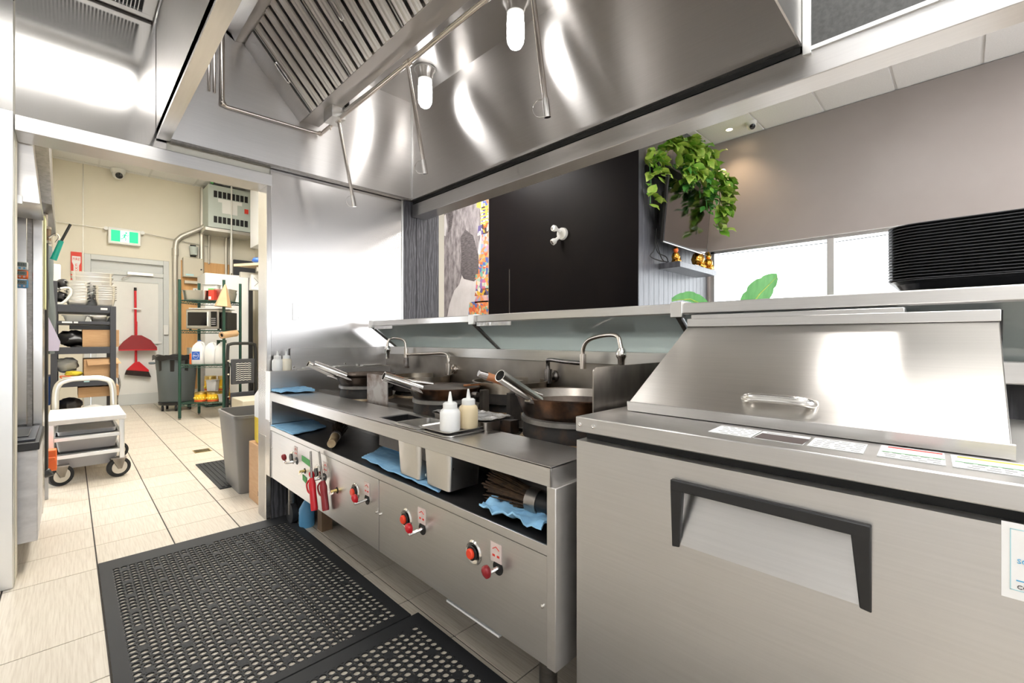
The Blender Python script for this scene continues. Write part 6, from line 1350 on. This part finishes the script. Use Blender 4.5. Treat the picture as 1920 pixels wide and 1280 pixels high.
MB().prism([(-1.1, 3.66, 1.94), (-0.070, 3.66, 1.84), (-0.095, 3.66, 2.5), (-1.1, 3.66, 2.5)], (0, 1.1, 0)).build('shell', 'steel_dark', h3, bevel=0.002)
pp = thing('black_pipe', 'black upright gas pipe with a brown union on the left', 'pipe', (-0.115, 3.95, 0.3))
MB().cyl((-0.115, 3.95, 0.30), (-0.115, 3.95, 1.68), 0.024).build('pipe', 'black_plastic', pp); MB().cyl((-0.115, 3.95, 1.68), (-0.115, 3.95, 1.85), 0.022).build('pipe', 'dark_pipe', pp)
MB().cyl((-0.115, 3.95, 1.67), (-0.115, 3.95, 1.75), 0.036, n=8).build('union', 'post_wood', pp); MB().cyl((-0.115, 3.95, 1.66), (-0.115, 3.95, 1.675), 0.038, n=14).build('union_ring', 'steel_greasy', pp); MB().cyl((-0.115, 3.95, 1.745), (-0.115, 3.95, 1.76), 0.038, n=14).build('union_ring', 'steel_greasy', pp)
MB().tube(bez([(-0.115, 3.95, 0.32), (-0.12, 3.95, 0.27), (-0.17, 3.95, 0.25), (-1.15, 3.95, 0.25)], 5), 0.024, 10).build('lower_run', 'black_plastic', pp)
tl = thing('teal_lighter', 'teal lighter hooked on the black gas pipe', 'lighter', (-0.06, 3.92, 1.55))
MB().cyl((-0.07, 3.92, 1.56), (-0.035, 3.92, 1.68), 0.016, 0.012).build('body', 'teal_plastic', tl); MB().cyl((-0.035, 3.92, 1.68), (0.005, 3.92, 1.79), 0.007).build('stem', 'black_plastic', tl); MB().tube(bez([(-0.09, 3.92, 1.69), (-0.06, 3.92, 1.72), (-0.045, 3.92, 1.70), (-0.06, 3.92, 1.665)], 4), 0.006, 6).build('hook', 'chrome', tl)
mb = MB(); vs = []
for j in range(13):
    z = 1.82 - 0.072 * j
    for i in range(10):
        a = i / 10 * 2 * math.pi; rr = (0.05 + 0.035 * min(j, 6) / 6) * (1 + 0.15 * math.sin(3 * a + j)); vs.append((-0.125 + 0.50 * rr * math.cos(a), 5.2 + 1.5 * rr * math.sin(a), z))
mb.add(vs, [(j * 10 + i, j * 10 + (i + 1) % 10, (j + 1) * 10 + (i + 1) % 10, (j + 1) * 10 + i) for j in range(12) for i in range(10)])
tag(mb.build('hanging_coat', 'coat_grey'), 'dark grey coat hanging on the left wall', 'coat')
tag(MB().box(-0.1055, 3.70, 1.25, -0.098, 3.86, 1.78).build('posted_sheet', 'paper_yellow'), 'yellowish sheet stuck on the side of the steel cabinet', 'paper')
tag(MB().prism([(-0.176, 5.05, 1.42), (-0.05, 5.05, 1.05), (-0.06, 5.05, 0.98), (-0.176, 5.05, 0.98)], (0, 0.01, 0)).build('posted_sheet', 'paper_lilac'), 'pale lilac sheet hanging below the coat', 'paper')
tag(MB().box(-0.17, 6.2, 1.55, -0.06, 6.3, 1.80).build('dispenser', 'white_plastic', bevel=0.01), 'small white dispenser on the left wall near the coat', 'dispenser')
sl_ = thing('slot_rail', 'dark slotted rail hanging under the lintel', 'rail', (0.1, 3.2, 1.98)); MB().box(-0.05, 3.065, 2.03, 0.36, 3.12, 2.06).build('rail', 'steel_dark', sl_); MB().box(-0.0, 3.068, 2.0285, 0.32, 3.115, 2.0305).build('slot', 'gap_black', sl_)
# ---- charcoal rack with pans and boxes
RK = 6.0; kx0, kx1, ky1 = -0.125, 0.335, 6.62
rk = thing('utility_rack', 'charcoal grey utility rack crammed with pans and boxes', 'rack', (0.1, 6.3, 0))
for (xx, yy, zt) in ((kx0, RK, 1.62), (kx1 - 0.045, RK, 1.40), (kx0, ky1 - 0.045, 1.40), (kx1 - 0.045, ky1 - 0.045, 1.40)): MB().box(xx, yy, 0.06, xx + 0.045, yy + 0.045, zt).build('post', 'charcoal_paint', rk, bevel=0.003)
RL = ((1.33, 1.40), (1.215, 1.245), (0.93, 0.995), (0.615, 0.68), (0.12, 0.18))
for (za, zb) in RL:
    MB().box(kx0 + 0.045, RK + 0.002, za, kx1 - 0.045, RK + 0.03, zb).build('front_rail', 'charcoal_paint', rk, bevel=0.002); MB().box(kx0 + 0.045, RK + 0.03, za, kx1 - 0.045, ky1 - 0.03, za + 0.02).build('shelf', 'charcoal_paint', rk)
    MB().box(kx1 - 0.04, RK + 0.045, za, kx1 - 0.005, ky1 - 0.045, zb).build('side_rail', 'charcoal_paint', rk)
for (xx, yy) in ((kx0 + 0.02, RK + 0.02), (kx1 - 0.02, RK + 0.02), (kx0 + 0.02, ky1 - 0.02), (kx1 - 0.02, ky1 - 0.02)): MB().cyl((xx - 0.012, yy, 0.035), (xx + 0.012, yy, 0.035), 0.035, n=14).build('caster', 'rubber', rk)
for (x0, x1, z0, z1) in ((-0.05, 0.02, 1.225, 1.24), (0.03, 0.06, 1.225, 1.24), (0.22, 0.27, 1.36, 1.38)): MB().box(x0, RK - 0.002, z0, x1, RK + 0.003, z1).build('shelf_label', 'paper', rk, smooth=False)
MB().box(0.10, RK - 0.002, 0.655, 0.14, RK + 0.003, 0.69).build('tape_tag', 'ink_teal', rk, smooth=False)
# pans on the rack top
def stackpan(n_, cx, cy, z, W_, D_, H_, step, mt, labels, name, group, r_=0.03, tap=0.012):
    for k in range(n_):
        lb = labels[0] if k == 0 else (labels[2] if k == n_ - 1 else labels[1])
        tag(MB().pan(cx, cy, z + step * k, W_, D_, H_, r_, tap + 0.006, 0.010, 0.004, 2).build(name, mt, ang=50), lb, 'pan', group)
stackpan(7, 0.055, 6.12, 1.40, 0.165, 0.20, 0.050, 0.030, 'aluminium', ('lowest of the stacked pale shallow pans on the rack', 'pale shallow pan inside the stack on the rack', 'topmost of the stacked pale shallow pans on the rack'), 'shallow_pan', 'stacked shallow pans')
stackpan(7, 0.255, 6.10, 1.40, 0.155, 0.18, 0.070, 0.022, 'steel_pan', ('lowest of the stacked steel pans on the rack', 'steel pan inside the stack on the rack', 'topmost of the stacked steel pans on the rack'), 'steel_insert_pan', 'stacked steel pans')
stackpan(3, 0.17, 6.38, 1.56, 0.30, 0.30, 0.10, 0.045, 'steel_pan', ('lowest big pan behind the stacks on the rack', 'middle big pan behind the stacks on the rack', 'topmost big pan at the back of the rack'), 'big_pan', 'big pans on the rack')
tag(MB().box(0.03, 6.25, 1.40, 0.31, 6.5, 1.56).build('pan_crate', 'white_plastic', bevel=0.01), 'white crate under the big pans on the rack', 'crate')
stackpan(1, 0.04, 6.15, 1.245, 0.17, 0.2, 0.06, 0, 'cloudy_plastic', ('clear pan on the second shelf of the rack',) * 3, 'clear_pan', 'pans on the second shelf'); stackpan(1, 0.215, 6.15, 1.245, 0.14, 0.2, 0.055, 0, 'steel_pan', ('steel pan on the second shelf of the rack',) * 3, 'steel_insert_pan', 'pans on the second shelf')
def lump(nm, c, r_, sq, mt, label, cat, amp=0.25, seed=0.0, group=None):
    mb = MB().sphere((0, 0, 0), 1.0, 18, 12); out = []
    for p in mb.v:
        q = V(p); k = 1 + amp * noise.noise(q * 2.2 + V((seed, seed, 0))) + 0.4 * amp * noise.noise(q * 5 + V((0, seed, 3))); q = q * k; out.append(V((q.x * r_ * sq[0], q.y * r_ * sq[1], q.z * r_ * sq[2])))
    zm = min(q.z for q in out); mb.v = [(c[0] + q.x, c[1] + q.y, c[2] + q.z - zm) for q in out]
    return tag(mb.build(nm, mt, ang=50), label, cat, group)
lump('wall_tool', (-0.045, 6.08, 1.55), 0.05, (1, 1, 1), 'glove_black', 'round black knob of the tool hung at the left of the rack top', 'tool', 0.1, 3)
lump('wall_tool', (-0.055, 6.08, 1.42), 0.05, (1, 1, 1), 'glove_black', 'black appliance part at the left end of the rack top', 'tool', 0.3, 5)
tag(MB().tube(bez([(-0.06, 6.03, 1.55), (0.0, 6.02, 1.56), (0.01, 6.02, 1.50), (-0.04, 6.02, 1.42), (-0.08, 6.02, 1.405)], 5), 0.012, 8).build('white_hose', 'white_plastic'), 'white curved hose left of the stacked pale pans', 'hose')
lump('black_bag', (0.02, 6.14, 0.995), 0.10, (1.25, 1, 0.75), 'glove_black', 'shiny black bag on the rack beside the cardboard box', 'bag', 0.35, 1)
lump('black_bag', (0.08, 6.10, 0.95), 0.06, (1.2, 0.8, 0.55), 'glove_black', 'black bag folding over the rack rail', 'bag', 0.3, 2)
def carton(x0, y0, z0, x1, y1, z1, label, flap=True):
    t = thing('cardboard_box', label, 'box', ((x0 + x1) / 2, (y0 + y1) / 2, z0), 'cardboard boxes on the rack')
    MB().box(x0, y0, z0, x1, y1, z1).build('box', 'cardboard', t, bevel=0.003)
    if flap: MB().prism([(x0 + 0.02, y0 - 0.003, z1), (x1 - 0.01, y0 - 0.003, z1), (x1 + 0.02, y0 - 0.03, z1 - 0.05 * (z1 - z0) / 0.2), (x0 + 0.03, y0 - 0.03, z1 - 0.06)], (0, 0.003, 0.003)).build('flap', 'cardboard', t)
carton(0.09, 6.045, 0.995, 0.36, 6.5, 1.165, 'large cardboard box beside the black bag on the rack', False)
tag(MB().box(0.0, 6.06, 1.168, 0.30, 6.4, 1.205).build('film_box', 'black_plastic'), 'flat black printed box on top of the large cardboard box', 'box')
carton(0.10, 6.04, 0.68, 0.355, 6.5, 0.875, 'open cardboard box in the middle of the rack')
carton(0.06, 6.06, 0.50, 0.36, 6.5, 0.60, 'flat cardboard box under the middle rail of the rack', False)
carton(-0.03, 6.08, 0.30, 0.30, 6.5, 0.335, 'thin cardboard sheet box low in the rack', False)
carton(-0.04, 6.05, 0.18, 0.28, 6.5, 0.235, 'lowest flat cardboard box of the rack', False)
lump('plastic_bag', (-0.02, 6.2, 0.74), 0.09, (1, 1, 0.8), 'cloudy_plastic', 'whitish plastic bag left of the open cardboard box', 'bag', 0.3, 6)
lump('yellow_cloth', (0.03, 6.07, 0.71), 0.06, (1.0, 0.8, 0.45), 'yellow_cloth', 'crumpled yellow cloth beside the open cardboard box', 'cloth', 0.35, 7)
tag(MB().tube(bez([(-0.05, 6.03, 0.70), (-0.06, 6.03, 0.72), (0.0, 6.03, 0.715), (0.08, 6.03, 0.695), (0.12, 6.03, 0.69)], 5), 0.006, 6).build('orange_strap', 'orange_plastic'), 'orange strap hanging over the rack rail', 'strap')
lump('dark_bundle', (0.0, 6.15, 0.335), 0.09, (1, 1, 0.8), 'glove_black', 'dark bundle low at the left of the rack', 'bag', 0.4, 9); lump('printed_pack', (0.16, 6.09, 0.336), 0.07, (1.3, 0.7, 0.6), 'paper', 'white printed pack low in the rack', 'pack', 0.2, 4)
tag(MB().box(-0.165, 6.05, 0.45, -0.128, 6.4, 0.72).build('blue_crate', 'cap_blue', bevel=0.005), 'blue crate edge left of the rack', 'crate')
tag(MB().tube(bez([(0.36, 6.2, 0.70), (0.37, 6.15, 0.60), (0.345, 6.1, 0.45), (0.36, 6.1, 0.30)], 5), 0.010, 6).build('grey_cable', 'dark_pipe'), 'dark cable hanging at the right side of the rack', 'cable')
# ---- white step cart
ct = thing('step_cart', 'white and silver wheeled cart with two grey tubs', 'cart', (0.11, 5.0, 0))
cx0, cx1, cy0, cy1 = -0.105, 0.305, 4.62, 5.42; ctz = 0.455
MB().box(cx0 - 0.01, cy0, ctz - 0.005, cx1 + 0.012, cy1 - 0.08, ctz + 0.030).build('top_board', 'white_enamel', ct, bevel=0.003)
MB().tube(bez([(cx0 + 0.02, cy1, 0.14), (cx0 + 0.02, cy1, 0.45), (cx0 + 0.03, cy1, 0.66), (cx0 + 0.09, cy1, 0.72), (0.10, cy1, 0.73), (cx1 - 0.09, cy1, 0.72), (cx1 - 0.03, cy1, 0.66), (cx1 - 0.02, cy1, 0.45), (cx1 - 0.02, cy1, 0.14)], 6), 0.024, 10).build('handle_loop', 'aluminium', ct)
for xx in (cx0 + 0.012, cx1 - 0.012): MB().box(xx - 0.016, cy0 + 0.01, 0.145, xx + 0.016, cy0 + 0.045, ctz).build('front_leg', 'aluminium', ct, bevel=0.005)
for zz in (0.195, 0.325): MB().box(cx0, cy0 + 0.012, zz, cx1, cy0 + 0.03, zz + 0.028).build('front_bar', 'aluminium', ct, bevel=0.003)
for xx in (cx0 + 0.012, cx1 - 0.012):
    for zz in (0.175, 0.31): MB().box(xx - 0.012, cy0 + 0.04, zz, xx + 0.012, cy1, zz + 0.02).build('tub_runner', 'aluminium', ct)
MB().box(cx0, cy1 - 0.015, 0.36, cx1, cy1 + 0.005, 0.385).build('rear_bar', 'aluminium', ct)
for k, (xx, yy, ry) in enumerate(((-0.045, 4.66, 0.5), (0.275, 4.66, 0.35), (-0.07, 5.36, 0.2), (0.31, 5.36, 0.2))):
    dv = V((math.sin(ry + 0.7), -math.cos(ry + 0.7), 0)) if k < 2 else V((1, 0, 0)); sd = V((0, 0, 0)); p = V((xx, yy, 0.075))
    ax = V((math.cos(ry), math.sin(ry), 0))
    whl = MB().lathe([(0.0001, -0.014), (0.052, -0.014), (0.056, -0.018), (0.073, -0.016), (0.075, 0), (0.073, 0.016), (0.056, 0.018), (0.052, 0.014), (0.0001, 0.014)], p, V((-ax.y, ax.x, 0)), 28).build('wheel', 'rubber', ct)
    MB().lathe([(0.0001, -0.016), (0.050, -0.0155), (0.050, 0.0155), (0.0001, 0.016)], p, V((-ax.y, ax.x, 0)), 24).build('hub', 'steel_pan', whl)
    nn_ = V((-ax.y, ax.x, 0)); fk = MB()
    for s_ in (-1, 1):
        q = p + nn_ * 0.021 * s_; fk.prism([q + V((0, 0, -0.012)) + ax * 0.012, q + V((0, 0, 0.065)) + ax * 0.035, q + V((0, 0, 0.072)) - ax * 0.05, q + V((0, 0, -0.012)) - ax * 0.012], nn_ * 0.003 * s_)
    fk.box(p.x - 0.045, p.y - 0.03, 0.142, p.x + 0.045, p.y + 0.03, 0.150); fk.build('caster_fork', 'steel_greasy', whl)
for k, (zz, lb) in enumerate(((0.105, 'lower grey tub hanging in the white cart'), (0.235, 'upper grey tub hanging in the white cart'))):
    tag(MB().pan(0.10, 5.0, zz, 0.355, 0.60, 0.115, 0.03, 0.02, 0.012, 0.003, 3).build('bus_tub', 'grey_plastic', ang=50), lb, 'tub', 'grey tubs in the cart')
tag(MB().pan(0.10, 5.0, 0.352, 0.33, 0.55, 0.03, 0.03, 0.004, 0.006, 0.002, 3).build('tub_cover', 'clear_bin', ang=50), 'clear lid on the upper grey tub of the cart', 'cover')
oo = thing('orange_holder', 'orange plastic holder by the left wheel of the cart', 'holder', (-0.10, 4.35, 0.22)); MB().box(-0.155, 4.30, 0.19, -0.06, 4.38, 0.33).build('body', 'orange_plastic', oo, bevel=0.006); MB().box(-0.15, 4.285, 0.26, -0.065, 4.30, 0.285).build('ridge', 'orange_plastic', oo, bevel=0.004); MB().box(-0.155, 4.32, 0, -0.10, 4.36, 0.19).build('stand', 'clear_bin', oo)
